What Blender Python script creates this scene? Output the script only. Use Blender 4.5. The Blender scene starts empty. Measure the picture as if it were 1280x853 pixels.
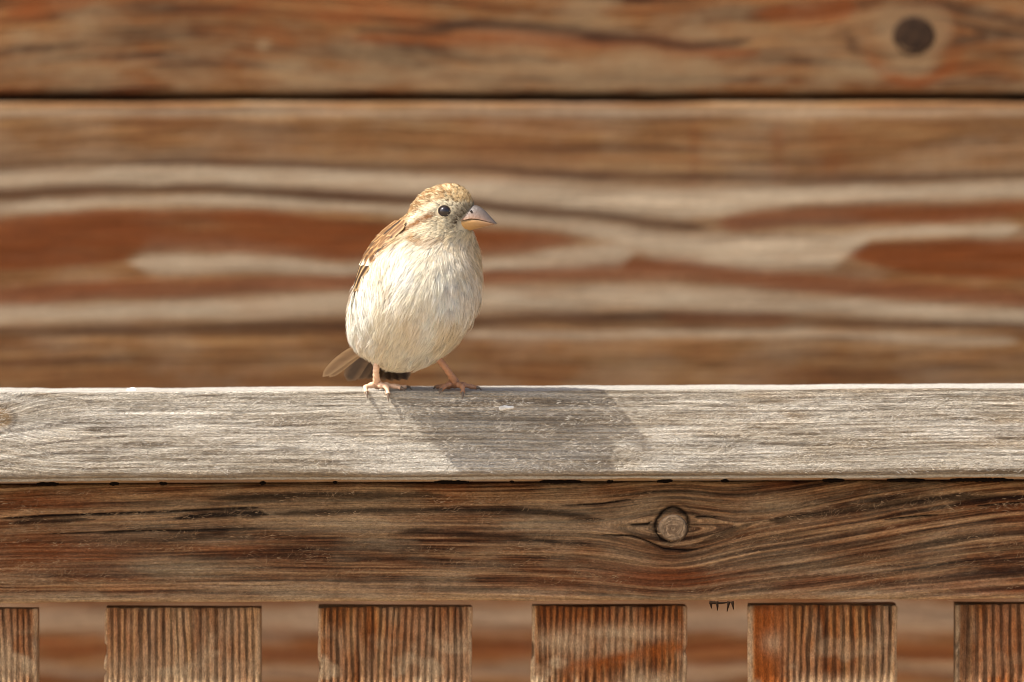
import bpy, bmesh, math
import numpy as np
from mathutils import Vector

R = math.radians
rng = np.random.default_rng(7)
scene = bpy.context.scene
col = scene.collection

# ------------------------------------------------------------------ camera
CY, CZ, PITCH, FOCAL = -2.42, 1.1055, R(2.0), 200.0
FPX = FOCAL / 36.0 * 1280.0
cam_data = bpy.data.cameras.new('camera')
cam_data.lens = FOCAL
cam_data.sensor_width = 36.0
cam_data.clip_start = 0.05
cam_data.clip_end = 4000.0
cam_data.dof.use_dof = True
cam_data.dof.focus_distance = 2.413
cam_data.dof.aperture_fstop = 5.8
cam_data.dof.aperture_blades = 9
cam = bpy.data.objects.new('camera', cam_data)
cam.location = (0, CY, CZ)
cam.rotation_euler = (R(90) - PITCH, 0, 0)
col.objects.link(cam)
scene.camera = cam

# ------------------------------------------------------------------ sky, sun, exposure
LIGHT = np.array([0.69, 0.29, -1.0])            # direction the sunlight travels
LIGHT = LIGHT / np.linalg.norm(LIGHT)
SUN_EL = math.asin(-LIGHT[2])
SUN_AZ = math.atan2(-LIGHT[0], -LIGHT[1])
world = bpy.data.worlds.new('World')
scene.world = world
world.use_nodes = True
wnt = world.node_tree
sky = wnt.nodes.new('ShaderNodeTexSky')
sky.sky_type = 'NISHITA'
sky.sun_disc = False
sky.sun_elevation = SUN_EL
sky.sun_rotation = SUN_AZ
sky.altitude = 300
sky.air_density = 1.0
sky.dust_density = 4.0
sky.ozone_density = 0.2
bg = wnt.nodes['Background']
bg.inputs['Strength'].default_value = 0.15
wnt.links.new(sky.outputs['Color'], bg.inputs['Color'])
sun_data = bpy.data.lights.new('sun', 'SUN')
sun_data.energy = 4.3
sun_data.angle = R(0.53)
sun_data.color = (1.0, 0.96, 0.90)
sun = bpy.data.objects.new('sun', sun_data)
sun.rotation_euler = Vector(LIGHT.tolist()).to_track_quat('-Z', 'Y').to_euler()
sun.location = (-2, -1, 4)
col.objects.link(sun)
vs = scene.view_settings
vs.view_transform = 'Standard'
vs.look = 'None'
vs.exposure = 0.95
vs.gamma = 1.0
scene.cycles.use_denoising = True
scene.cycles.max_bounces = 8
scene.cycles.filter_width = 1.0

# ------------------------------------------------------------------ helpers: pixels and places
_f = np.array([0, math.cos(PITCH), -math.sin(PITCH)])
_u = np.array([0, math.sin(PITCH), math.cos(PITCH)])
def W(px, py, y):
    """point on the plane at depth y seen at a photo pixel"""
    d = _f + np.array([1.0, 0, 0]) * ((px - 640) / FPX) + _u * ((426.5 - py) / FPX)
    t = (y - CY) / d[1]
    return np.array([0, CY, CZ]) + d * t
def ZP(py, y): return W(640, py, y)[2]
def XP(px, y): return W(px, 426, y)[0]
def PIX(P):
    q = P - np.array([0, CY, CZ])
    dep = q @ _f
    return 640 + q[..., 0] / dep * FPX, 426.5 - (q @ _u) / dep * FPX
S = -CY / FPX                                   # metres per photo pixel at the fence

def srgb(r, g, b, k=1.0):
    f = lambda v: (v / 255 / 12.92) if v / 255 <= .04045 else ((v / 255 + .055) / 1.055) ** 2.4
    return (f(r) * k, f(g) * k, f(b) * k)
def L3(*c): return np.array(srgb(*c))
def smooth(a, b, x):
    t = np.clip((x - a) / (b - a), 0, 1)
    return t * t * (3 - 2 * t)
def _hash(i, j, s):
    h = (i.astype(np.int64) * 374761393 + j.astype(np.int64) * 668265263 + s * 974711) & 0x7fffffff
    h = ((h ^ (h >> 13)) * 1274126177) & 0x7fffffff
    return ((h ^ (h >> 16)) & 0xffff) / 65535.0
def vnoise(x, y, s=0):
    i = np.floor(x); j = np.floor(y); fx = x - i; fy = y - j
    fx = fx * fx * (3 - 2 * fx); fy = fy * fy * (3 - 2 * fy)
    a = _hash(i, j, s); b = _hash(i + 1, j, s); c = _hash(i, j + 1, s); d = _hash(i + 1, j + 1, s)
    return (a * (1 - fx) + b * fx) * (1 - fy) + (c * (1 - fx) + d * fx) * fy
def fbm(x, y, s=0, o=4):
    v = 0; a = .5; t = 0
    for k in range(o):
        v = v + a * vnoise(x * 2 ** k, y * 2 ** k, s + 17 * k); t += a; a *= .5
    return v / t
def band(u, v, pts, th, soft=0.5):
    """mask of a traced streak: pts = [(u, v centre, half thickness)...]"""
    p = np.array(pts, float)
    c = np.interp(u, p[:, 0], p[:, 1]); h = np.interp(u, p[:, 0], p[:, 2]) * th
    e = min(30.0, .25 * (p[-1, 0] - p[0, 0])); h = h * smooth(p[0, 0] - 1, p[0, 0] + e, u) * smooth(p[-1, 0] + 1, p[-1, 0] - e, u)
    on = ((u >= p[0, 0]) & (u <= p[-1, 0]) & (h > .15)).astype(float)
    return on * (1 - smooth(1 - soft, 1 + soft, np.abs(v - c) / np.maximum(h, .1)))
def region(u, v, top, bot, soft=5.0):
    t = np.array(top, float); b = np.array(bot, float)
    a = np.interp(u, t[:, 0], t[:, 1]); z = np.interp(u, b[:, 0], b[:, 1])
    on = ((u >= t[0, 0]) & (u <= t[-1, 0])).astype(float)
    return on * smooth(-soft * .4, soft * .6, v - a) * smooth(-soft * .4, soft * .6, z - v)

# ------------------------------------------------------------------ helpers: objects
def link(o, parent=None):
    col.objects.link(o)
    if parent is not None: o.parent = parent
    return o
def tag(o, label=None, cat=None, group=None, kind=None):
    if label: o['label'] = label
    if cat: o['category'] = cat
    if group: o['group'] = group
    if kind: o['kind'] = kind
    return o
def empty(name, loc=(0, 0, 0)):
    o = bpy.data.objects.new(name, None)
    o.location = loc; o.empty_display_size = .02
    return link(o)
def mesh_np(name, verts, faces, mat, parent=None, attrs=None, smooth_shade=True, loc=None, tris=None, extra=None):
    """faces: (n,4) quads; tris: (m,3); extra: list of n-gons; attrs: {name: (type, array)}"""
    verts = np.asarray(verts, float)
    me = bpy.data.meshes.new(name)
    fl = []
    if faces is not None and len(faces): fl.append((np.asarray(faces).reshape(-1), 4, len(faces)))
    if tris is not None and len(tris): fl.append((np.asarray(tris).reshape(-1), 3, len(tris)))
    for e in (extra or []): fl.append((np.asarray(e), len(e), 1))
    loops = np.concatenate([a for a, k, n in fl]).astype(np.int32)
    tot = np.concatenate([np.full(n, k, np.int32) for a, k, n in fl])
    start = np.concatenate([[0], np.cumsum(tot)[:-1]]).astype(np.int32)
    me.vertices.add(len(verts)); me.vertices.foreach_set('co', verts.astype(np.float32).reshape(-1))
    me.loops.add(len(loops)); me.loops.foreach_set('vertex_index', loops)
    me.polygons.add(len(tot)); me.polygons.foreach_set('loop_start', start)
    me.polygons.foreach_set('use_smooth', np.full(len(tot), smooth_shade))
    for an, (ty, arr) in (attrs or {}).items():
        a = me.attributes.new(an, ty, 'POINT')
        arr = np.asarray(arr, np.float32)
        if ty == 'FLOAT_COLOR':
            if arr.shape[1] == 3: arr = np.concatenate([arr, np.ones((len(arr), 1), np.float32)], 1)
            a.data.foreach_set('color', arr.reshape(-1))
        elif ty == 'FLOAT_VECTOR': a.data.foreach_set('vector', arr.reshape(-1))
        else: a.data.foreach_set('value', arr.reshape(-1))
    me.update(calc_edges=True)
    me.validate()
    if mat: me.materials.append(mat)
    o = bpy.data.objects.new(name, me)
    if loc is not None: o.location = loc
    return link(o, parent)

class NT:
    """small node-graph builder"""
    def __init__(s, name):
        s.m = bpy.data.materials.new(name); s.m.use_nodes = True
        s.t = s.m.node_tree; s.p = s.t.nodes['Principled BSDF']; s.out = s.t.nodes['Material Output']
    def n(s, ty, ins=None, **props):
        nd = s.t.nodes.new(ty)
        for k, v in props.items(): setattr(nd, k, v)
        for k, v in (ins or {}).items():
            sock = nd.inputs[k]
            if isinstance(v, bpy.types.NodeSocket): s.t.links.new(v, sock)
            else: sock.default_value = v
        return nd
    def math(s, op, a, b=None, clamp=False):
        nd = s.n('ShaderNodeMath', {0: a} if b is None else {0: a, 1: b}, operation=op); nd.use_clamp = clamp
        return nd.outputs[0]
    def vmul(s, v, t): return s.n('ShaderNodeVectorMath', {0: v, 1: t}, operation='MULTIPLY').outputs[0]
    def noise(s, v, scale=1.0, detail=3.0, rough=.55, dist=0.0):
        return s.n('ShaderNodeTexNoise', {'Vector': v, 'Scale': scale, 'Detail': detail, 'Roughness': rough, 'Distortion': dist}).outputs[0]
    def ramp(s, f, stops):
        nd = s.n('ShaderNodeValToRGB', {0: f}); e = nd.color_ramp.elements
        while len(e) < len(stops): e.new(.5)
        for el, (p, c) in zip(e, stops):
            el.position = p; el.color = (*c, 1) if not isinstance(c, float) else (c, c, c, 1)
        return nd.outputs[0]
    def mix(s, f, a, b, mode='MIX'):
        nd = s.n('ShaderNodeMix', data_type='RGBA', blend_type=mode)
        for sock, v in ((nd.inputs[0], f), (nd.inputs[6], a), (nd.inputs[7], b)):
            if isinstance(v, bpy.types.NodeSocket): s.t.links.new(v, sock)
            else: sock.default_value = (*v, 1) if isinstance(v, tuple) and len(v) == 3 else v
        return nd.outputs[2]
    def attr(s, name): return s.n('ShaderNodeAttribute', attribute_name=name)

def wood(name, dark, mid, light, rust, pale, deep, gb=.16, gf=.55, lb=.0045, lf=.016, contrast=(.3, .5, .7),
         bump=.5, rough=.8, patch=.45, streak=.55, fibre=.0, wobble=14.0, lines=0.0, line_f=.28, line_l=.0035, grit_k=1.0, ridge=0.0, ridge_p=4.6):
    """weathered timber: 'grain' = (along, across, seed) in photo pixels, 'mask' = traced (dark, rust, pale) wear and some painted light"""
    g = NT(name)
    at = g.attr('grain').outputs['Vector']; mk = g.attr('mask').outputs['Color']
    sep = g.n('ShaderNodeSeparateColor', {0: mk})
    wob = g.noise(g.vmul(at, (.006, .02, 1.0)), 1, 2, .5)
    wv = g.n('ShaderNodeCombineXYZ', {1: g.math('MULTIPLY', g.math('SUBTRACT', wob, .5), wobble)}).outputs[0]
    at2 = g.n('ShaderNodeVectorMath', {0: at, 1: wv}, operation='ADD').outputs[0]
    b1 = g.noise(g.vmul(at2, (lb, gb, 1.0)), 1, 3, .6)
    b2 = g.noise(g.vmul(at2, (lf, gf, 1.7)), 1, 5, .65)
    b5 = g.noise(g.vmul(at2, (line_l, line_f, 5.3)), 1, 2, .6)
    b6 = g.noise(g.vmul(at, (.35, .9, 6.1)), 1, 3, .7, .6)
    b3 = g.noise(g.vmul(at, (.12, .55, 2.3)), 1, 2, .6, .4)
    b4 = g.noise(g.vmul(at, (.007, .018, 3.1)), 1, 3, .6)
    tuft = g.noise(g.vmul(at, (.22, .33, 4.0)), 1, 3, .65, 1.2)
    base = g.ramp(b1, [(contrast[0], dark), (contrast[1], mid), (contrast[2], light)])
    st = g.ramp(b2, [(.32, 1.0 - streak), (.5, 1.0), (.68, 1.0 + streak * .45)])
    base = g.mix(1.0, base, st, 'MULTIPLY')
    pf = g.math('MULTIPLY', g.ramp(b4, [(.46, 0.0), (.66, 1.0)]), patch)
    base = g.mix(pf, base, pale)
    pf2 = g.math('MULTIPLY', g.ramp(b4, [(.30, 1.0), (.45, 0.0)]), patch * .8)
    base = g.mix(pf2, base, rust)
    jit = g.math('ADD', .55, g.math('MULTIPLY', b2, .9))
    base = g.mix(g.math('MULTIPLY', sep.outputs[1], jit, True), base, rust)
    base = g.mix(g.math('MULTIPLY', sep.outputs[2], jit, True), base, pale)
    base = g.mix(g.math('MULTIPLY', sep.outputs[0], jit, True), base, deep)
    grit = g.ramp(b3, [(.3, 1 - .18 * grit_k), (.7, 1 + .14 * grit_k)])
    base = g.mix(1.0, base, grit, 'MULTIPLY')
    grit2 = g.ramp(b6, [(.32, 1 - .22 * grit_k), (.68, 1 + .20 * grit_k)])
    base = g.mix(1.0, base, grit2, 'MULTIPLY')
    if lines > 0: base = g.mix(1.0, base, g.ramp(b5, [(.36, 1 - .5 * lines), (.5, 1.0), (.64, 1 + .25 * lines)]), 'MULTIPLY')
    g.t.links.new(base, g.p.inputs['Base Color'])
    g.p.inputs['Roughness'].default_value = rough
    g.p.inputs['Specular IOR Level'].default_value = .12
    h = g.math('ADD', g.math('MULTIPLY', b1, .8), g.math('MULTIPLY', b2, .9))
    h = g.math('ADD', h, g.math('MULTIPLY', b3, .35))
    h = g.math('ADD', h, g.math('MULTIPLY', tuft, fibre))
    h = g.math('ADD', h, g.math('MULTIPLY', b5, lines * 2.2))
    h = g.math('ADD', h, g.math('MULTIPLY', b6, .3 * grit_k))
    if ridge > 0:                               # fine parallel ridges of the eroded growth rings
        gy = g.n('ShaderNodeSeparateXYZ', {0: at}).outputs[1]
        ph = g.math('ADD', g.math('MULTIPLY', gy, 6.2832 / ridge_p), g.math('MULTIPLY', g.noise(g.vmul(at, (.003, .035, 7.7)), 1, 2, .5), 16.0))
        md = g.ramp(g.noise(g.vmul(at, (.011, .05, 8.8)), 1, 3, .6), [(.36, .15), (.58, 1.0)])
        sn = g.math('MULTIPLY', g.math('SINE', ph), md)
        h = g.math('ADD', h, g.math('MULTIPLY', sn, ridge))
        base = g.mix(1.0, base, g.n('ShaderNodeCombineColor', {i_: g.math('ADD', 1.0, g.math('MULTIPLY', sn, .16)) for i_ in range(3)}).outputs[0], 'MULTIPLY')
        g.t.links.new(base, g.p.inputs['Base Color'])
    bm = g.n('ShaderNodeBump', {'Height': h, 'Strength': bump, 'Distance': .0016})
    g.t.links.new(bm.outputs[0], g.p.inputs['Normal'])
    return g.m

def vcol_mat(name, rough=.6, spec=.3, trans=0.0, attr='tint', coat=0.0, bump=None):
    g = NT(name)
    a = g.attr(attr).outputs['Color']
    g.t.links.new(a, g.p.inputs['Base Color'])
    g.p.inputs['Roughness'].default_value = rough
    g.p.inputs['Specular IOR Level'].default_value = spec
    g.p.inputs['Coat Weight'].default_value = coat
    if bump:
        tc = g.n('ShaderNodeTexCoord').outputs['Object']
        nz = g.noise(g.vmul(tc, (1.0, 1.0, 1.0)), bump[0], 3, .6)
        bm = g.n('ShaderNodeBump', {'Height': nz, 'Strength': bump[1], 'Distance': .0003})
        g.t.links.new(bm.outputs[0], g.p.inputs['Normal'])
    if trans > 0:
        tr = g.n('ShaderNodeBsdfTranslucent', {'Color': a})
        mx = g.n('ShaderNodeMixShader', {0: trans, 1: g.p.outputs[0], 2: tr.outputs[0]})
        g.t.links.new(mx.outputs[0], g.out.inputs['Surface'])
    return g.m

# ------------------------------------------------------------------ helper: a sawn board as one closed sweep
def rounded_profile(y0, y1, z0, z1, nf, nt, r_tf, r_bf, r_b=.001, nr=6):
    """closed (y, z) loop, front face at y0: bottom-front corner, up the front, top-front corner, top, back, bottom"""
    P = []
    for k in range(nr + 1):                                   # bottom front round
        a = k / nr * math.pi / 2
        P.append((y0 + r_bf - r_bf * math.sin(a), z0 + r_bf - r_bf * math.cos(a)))
    for k in range(1, nf): P.append((y0, z0 + r_bf + (z1 - r_tf - z0 - r_bf) * k / nf))
    for k in range(nr + 1):
        a = k / nr * math.pi / 2
        P.append((y0 + r_tf - r_tf * math.cos(a), z1 - r_tf + r_tf * math.sin(a)))
    for k in range(1, nt): P.append((y0 + r_tf + (y1 - r_b - y0 - r_tf) * k / nt, z1))
    P += [(y1 - r_b, z1), (y1, z1 - r_b), (y1, z0 + r_b), (y1 - r_b, z0)]
    return np.array(P)

def sweep(name, prof, s, vertical, mat, parent, disp=None, grain=None, mask=None, seed=0.0, slope=0.0, rag=0.0):
    k = len(prof); n = len(s)
    nx = np.roll(prof, -1, 0) - np.roll(prof, 1, 0)
    nrm = np.stack([-nx[:, 1], nx[:, 0]], 1); nrm /= np.maximum(np.linalg.norm(nrm, axis=1, keepdims=True), 1e-12)
    A = np.broadcast_to(prof[None, :, 0], (n, k)); B = np.broadcast_to(prof[None, :, 1], (n, k))
    L = np.broadcast_to(np.asarray(s)[:, None], (n, k))
    arc = np.concatenate([[0], np.cumsum(np.linalg.norm(np.diff(prof, axis=0), axis=1))])
    ARC = np.broadcast_to(arc[None], (n, k))
    if vertical: P = np.stack([B, A, L], -1)
    else: P = np.stack([L, A, B + L * slope], -1)
    pu, pv = PIX(P)
    if disp is not None:
        d = disp(pu, pv, L, A, B)
        NA = np.broadcast_to(nrm[None, :, 0], (n, k)); NB = np.broadcast_to(nrm[None, :, 1], (n, k))
        if vertical: P = P + np.stack([NB, NA, NA * 0], -1) * d[..., None]
        else: P = P + np.stack([NA * 0, NA, NB], -1) * d[..., None]
    if rag: P[:, :, 2] -= rag * fbm(pu / 9, A * 300 + 5, int(seed), 3) * smooth(L.max() - .02, L.max(), L)
    gr = grain(pu, pv, L / S, ARC / S)
    gr = np.stack([gr[0], gr[1], np.full(gr[0].shape, seed * 37.3)], -1)
    mk = mask(pu, pv, L, A, B) if mask is not None else np.zeros((n, k, 3))
    idx = np.arange(n * k).reshape(n, k); j2 = np.roll(idx, -1, 1)
    q = np.stack([idx[:-1], idx[1:], j2[1:], j2[:-1]], -1).reshape(-1, 4)
    V = P.reshape(-1, 3)
    a, b, c = V[q[:, 0]], V[q[:, 1]], V[q[:, 2]]
    vol = np.einsum('ij,ij->i', a - V.mean(0), np.cross(b - a, c - a)).sum()
    cap0, cap1 = idx[0], idx[-1][::-1]
    if vol < 0: q = q[:, ::-1]
    else: cap0, cap1 = cap0[::-1], cap1[::-1]
    cap0, cap1 = cap0[::-1], cap1[::-1]
    return mesh_np(name, V, q, mat, parent, {'grain': ('FLOAT_VECTOR', gr.reshape(-1, 3)),
                   'mask': ('FLOAT_COLOR', mk.reshape(-1, 3))}, extra=[cap0, cap1])

def knot_shift(u, v, xk, yk, A, wx, H):
    dx = (u - xk) / wx; dy = v - yk
    return -np.tanh(dy / 4) * A * np.exp(-dx * dx) * np.exp(-np.abs(dy) / H)

def ribbons(name, P, Wd, side, tint, mat, parent, kind='stuff'):
    """P (m, n, 3) centre lines, Wd (m, n) half widths, side (m, n, 3) width direction, tint (m, n, 3)"""
    m, n, _ = P.shape
    a = P - side * Wd[..., None]; b = P + side * Wd[..., None]
    V = np.stack([a, b], 2).reshape(-1, 3)
    T = np.repeat(tint, 2, axis=1).reshape(-1, 3)
    base = (np.arange(m) * n * 2)[:, None] + (np.arange(n - 1) * 2)[None]
    q = np.stack([base, base + 1, base + 3, base + 2], -1).reshape(-1, 4)
    o = mesh_np(name, V, q, mat, parent, {'tint': ('FLOAT_COLOR', T)})
    if kind: o['kind'] = kind
    return o

# ================================================================== THE SETTING
g = NT('gravel_ground')
tc = g.n('ShaderNodeTexCoord').outputs['Object']
n1 = g.noise(tc, 40, 4, .6); n2 = g.noise(tc, .6, 3, .5)
cg = g.ramp(n1, [(.3, srgb(120, 105, 88)), (.7, srgb(188, 172, 148))])
cg = g.mix(g.math('MULTIPLY', n2, .5), cg, srgb(150, 128, 100))
g.t.links.new(cg, g.p.inputs['Base Color']); g.p.inputs['Roughness'].default_value = .95
bmp = g.n('ShaderNodeBump', {'Height': n1, 'Strength': .6, 'Distance': .01})
g.t.links.new(bmp.outputs[0], g.p.inputs['Normal'])
gs = np.array([-600, -60, -12, -4, 0, 4, 12, 60, 600.0])
GX, GY = np.meshgrid(gs, gs, indexing='ij')
gi = np.arange(81).reshape(9, 9)
gq = np.stack([gi[:-1, :-1], gi[1:, :-1], gi[1:, 1:], gi[:-1, 1:]], -1).reshape(-1, 4)
gr_o = mesh_np('ground', np.stack([GX, GY, GX * 0], -1).reshape(-1, 3), gq, g.m)
tag(gr_o, 'pale gravel ground under the fence', 'ground', kind='structure')

# ================================================================== TIMBER WALL
WY = 0.35
SW = (WY - CY) / FPX                                            # metres per photo pixel at the wall
M_wall = wood('weathered_wall_timber', srgb(82, 53, 28), srgb(117, 80, 45), srgb(138, 103, 64), srgb(108, 54, 17),
              srgb(158, 138, 112), srgb(54, 32, 18), gb=.10, gf=.35, lb=.003, lf=.010, contrast=(.32, .5, .70), bump=.4, patch=.24, streak=.36, lines=.25, line_f=.16)
M_wall_b = wood('brown_wall_timber', srgb(64, 38, 19), srgb(106, 67, 35), srgb(126, 88, 51), srgb(114, 56, 18),
                srgb(132, 108, 78), srgb(44, 26, 15), gb=.07, gf=.28, lb=.0035, lf=.009, contrast=(.36, .5, .66), bump=.4, patch=.6, streak=.38, lines=.25, line_f=.14)
M_dark = NT('gap_shade_backing'); M_dark.p.inputs['Base Color'].default_value = (.012, .009, .007, 1); M_dark.p.inputs['Roughness'].default_value = .9
M_dark = M_dark.m  # near-black sheet added behind the planks as shade in the joints
wall = empty('timber_wall', (0, WY, 0))
tag(wall, 'wall of wide horizontal weathered brown planks standing behind the fence', 'wall')
PLANK_PX = 503.0
def plank_rows():
    rows = []
    z_gap = ZP(126.5, WY)
    h = PLANK_PX * SW
    k0 = int(math.floor(z_gap / h))
    for k in range(-k0, 7): rows.append((z_gap + (k - 1) * h, z_gap + k * h, k))   # k = 0: plank just below the visible joint
    return rows

def wall_mask_main(u, v, L, A, B):
    w = (fbm(u / 60, v / 25, 3) - .5) * 7
    vv = v + w * .6; uu = u + (fbm(u / 90, v / 40, 5) - .5) * 16
    fr = smooth(-260, -40, u) * (1 - smooth(1320, 1540, u))
    dark = np.zeros_like(u); rust = np.zeros_like(u); pale = np.zeros_like(u)
    def add(m, pts, th=1., a=1., soft=.6):
        p2 = [(q[0], q[1] - .5 * q[2], q[2]) for q in pts]
        return np.maximum(m, np.maximum(a * band(uu, vv, pts, th, soft), .24 * a * band(uu, vv, p2, th * 1.8, .9)))
    # thin growth lines
    dark = add(dark, [(-300, 206, 5), (0, 204, 5), (100, 201, 5), (250, 202, 6), (430, 208, 5), (600, 210, 6), (700, 218, 6), (900, 222, 6), (1100, 223, 7), (1280, 217, 6), (1500, 214, 5)], 1.0, .62)
    dark = add(dark, [(-300, 250, 6), (0, 243, 6), (150, 236, 6), (280, 236, 6), (430, 246, 7), (560, 252, 6), (640, 262, 7), (741, 268, 7), (801, 278, 7), (885, 286, 5)], 1.0, .72)
    dark = add(dark, [(-300, 418, 6), (0, 415, 6), (150, 414, 6), (300, 410, 7), (400, 409, 7), (600, 402, 6), (680, 398, 8), (750, 401, 7), (830, 397, 9), (900, 399, 9), (985, 400, 8), (1100, 404, 6), (1500, 416, 6)], 1.0, .62)
    dark = add(dark, [(-300, 455, 4), (0, 455, 4), (200, 452, 4), (600, 450, 4), (1000, 454, 4), (1500, 458, 4)], 1.0, .4)
    for vv0, aa in ((152, .2), (163, .3), (176, .25), (186, .35), (436, .3), (468, .3)):
        dark = np.maximum(dark, aa * band(uu, vv, [(-400, vv0, 4), (1600, vv0 + 3, 4)], 1, .8) * fbm(u / 120, v / 30, int(vv0)))
    # heartwood: left tongue
    top = [(-300, 290), (0, 274), (70, 265), (130, 262), (200, 264), (330, 263), (400, 272), (480, 280), (600, 286), (660, 289), (700, 295), (728, 304)]
    bot = [(-300, 352), (0, 341), (60, 336), (130, 331), (158, 326), (170, 317), (240, 314), (300, 318), (430, 325), (560, 323), (600, 319), (680, 313), (728, 305)]
    rust = np.maximum(rust, np.maximum(.92 * region(uu, vv, top, bot, 8), .25 * region(uu, vv + 4, top, bot, 22)))
    rust = rust * (1 - .6 * np.exp(-((u - 245) / 55) ** 2 - ((v - 283) / 9) ** 2))
    # heartwood: right tongue
    rust = np.maximum(rust, .98 * region(uu, vv, [(1056, 317), (1090, 304), (1160, 301), (1280, 299), (1600, 296)], [(1056, 319), (1100, 333), (1160, 344), (1280, 351), (1600, 356)], 7))
    rust = add(rust, [(890, 280, 8), (915, 278, 12), (950, 276, 11), (1000, 273, 9), (1050, 271, 11), (1100, 268, 11), (1180, 268, 11), (1280, 259, 8), (1500, 250, 7)], 1.0, .95, .5)
    rust = add(rust, [(-300, 378, 10), (0, 372, 10), (50, 370, 12), (130, 362, 10), (220, 361, 12), (300, 356, 9), (430, 353, 10), (600, 346, 9), (700, 341, 10), (760, 338, 12), (850, 336, 14), (900, 343, 12), (1000, 353, 11), (1100, 362, 10), (1200, 368, 9), (1280, 376, 8), (1500, 388, 8)], 1.1, .92, .5)
    rust = add(rust, [(820, 396, 6), (860, 397, 9), (960, 399, 8), (1000, 400, 4)], 1., .6, .7)
    dark = np.maximum(dark, .35 * rust * fbm(u / 40, v / 12, 9))
    # rusty runs under old nails
    for xs, wd in ((868, 7), (972, 9), (1040, 22)):
        rust = np.maximum(rust, .32 * np.exp(-((u - xs) / wd) ** 2) * smooth(140, 165, v) * (1 - smooth(225, 245, v)))
    # bleached lanes; the last one paints the lit top edge of the plank
    for pts, th, a in (([(-300, 224, 9), (0, 224, 9), (250, 219, 10), (430, 226, 11), (640, 240, 14), (760, 250, 16), (850, 255, 16), (1000, 245, 9), (1280, 236, 9), (1500, 232, 9)], 1.2, .85),
                       ([(-300, 270, 6), (0, 260, 7), (150, 251, 6), (300, 250, 6), (430, 258, 5), (600, 270, 7), (700, 280, 8), (760, 292, 10), (820, 305, 14), (950, 315, 18), (1040, 312, 18), (1090, 293, 5), (1280, 285, 6)], 1.2, .8),
                       ([(160, 330, 6), (200, 330, 9), (300, 328, 8), (430, 337, 5), (620, 330, 6), (720, 322, 10), (800, 315, 12)], 1.3, .8),
                       ([(-300, 400, 9), (0, 394, 9), (200, 388, 10), (350, 384, 12), (430, 380, 12), (620, 374, 13), (760, 372, 12), (850, 372, 13), (1000, 380, 10), (1280, 396, 8), (1500, 402, 8)], 1.2, .75),
                       ([(560, 419, 4), (800, 418, 5), (1000, 417, 4), (1280, 428, 4)], 1.2, .6),
                       ([(-400, 141, 4), (1600, 141, 4)], 1.2, .45)):
        pale = add(pale, pts, th, a, .7)
    pale = pale * (.65 + .6 * fbm(u / 45, v / 9, 21))
    rust = np.maximum(rust, .18 * smooth(.5, .75, fbm(u / 160, v / 60, 31)))
    dark = np.maximum(dark, .28 * smooth(425, 450, v) * fbm(u / 100, v / 8, 41))
    streaky = .62 + .75 * fbm(u / 75, vv / 3.2, 43, 3)
    pale = np.clip(pale * 1.1 * streaky, 0, 1); rust = np.clip(rust * (.7 + .55 * fbm(u / 110, vv / 4.5, 44, 3)), 0, 1)
    return np.stack([dark * fr, rust * fr, pale * fr], -1)

def wall_mask_top(u, v, L, A, B):
    dark = np.zeros_like(u); rust = np.zeros_like(u); pale = np.zeros_like(u)
    sl = v - 14 * np.sin(u / 260.0) - (u - 430) * .035
    vv = v + (fbm(u / 50, v / 20, 13) - .5) * 10
    dark = np.maximum(dark, .7 * band(u, vv, [(430, 34, 3), (520, 40, 6), (600, 28, 7), (640, 33, 6), (760, 45, 7), (860, 58, 6), (950, 52, 4)], 1, .7))
    dark = np.maximum(dark, .5 * band(u, vv, [(0, 60, 3), (60, 62, 5), (120, 55, 2)], 1, .8))
    dark = np.maximum(dark, .45 * band(u, vv, [(180, 84, 3), (230, 80, 9), (290, 82, 3)], 1, .8))
    rust = np.maximum(rust, .55 * band(u, vv, [(430, 48, 6), (560, 48, 10), (700, 50, 9), (820, 54, 8), (900, 66, 8), (960, 70, 4)], 1, .8))
    rust = np.maximum(rust, .55 * band(u, vv, [(930, 18, 3), (1000, 18, 14), (1060, 10, 14), (1080, 8, 5)], 1, .8))
    rust = np.maximum(rust, .5 * band(u, vv, [(0, 20, 6), (60, 8, 8), (130, 2, 4)], 1, .8))
    xk, yk = 1142, 45
    rr = np.hypot((u - xk) * .95, v - yk)
    ang = np.arctan2(v - yk, u - xk)
    pale = np.maximum(pale, .5 * (1 - smooth(34, 54, rr + 6 * np.sin(ang * 3))))
    rust = np.maximum(rust, .75 * np.exp(-((rr - 58) / 8) ** 2) * smooth(.0, .9, np.sin(ang)))
    dark = np.maximum(dark, .55 * np.exp(-((u - 1065 - (v - 55) * .5) / 9) ** 2 - ((v - 55) / 16) ** 2))
    dark = np.maximum(dark, .4 * np.exp(-((v - 68 - (1250 - u) * .08) / 5) ** 2) * smooth(1190, 1240, u))
    pale = np.maximum(pale, .4 * smooth(.5, .7, fbm(u / 120, (v + u * .12) / 22, 77)) * smooth(60, 90, v))
    pale = np.maximum(pale, .8 * np.exp(-((u - 329) / 9) ** 2 - ((v - 57) / 7) ** 2))
    pale = pale * (1 - smooth(.2, .6, dark))
    return np.stack([dark, rust, pale], -1)

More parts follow.
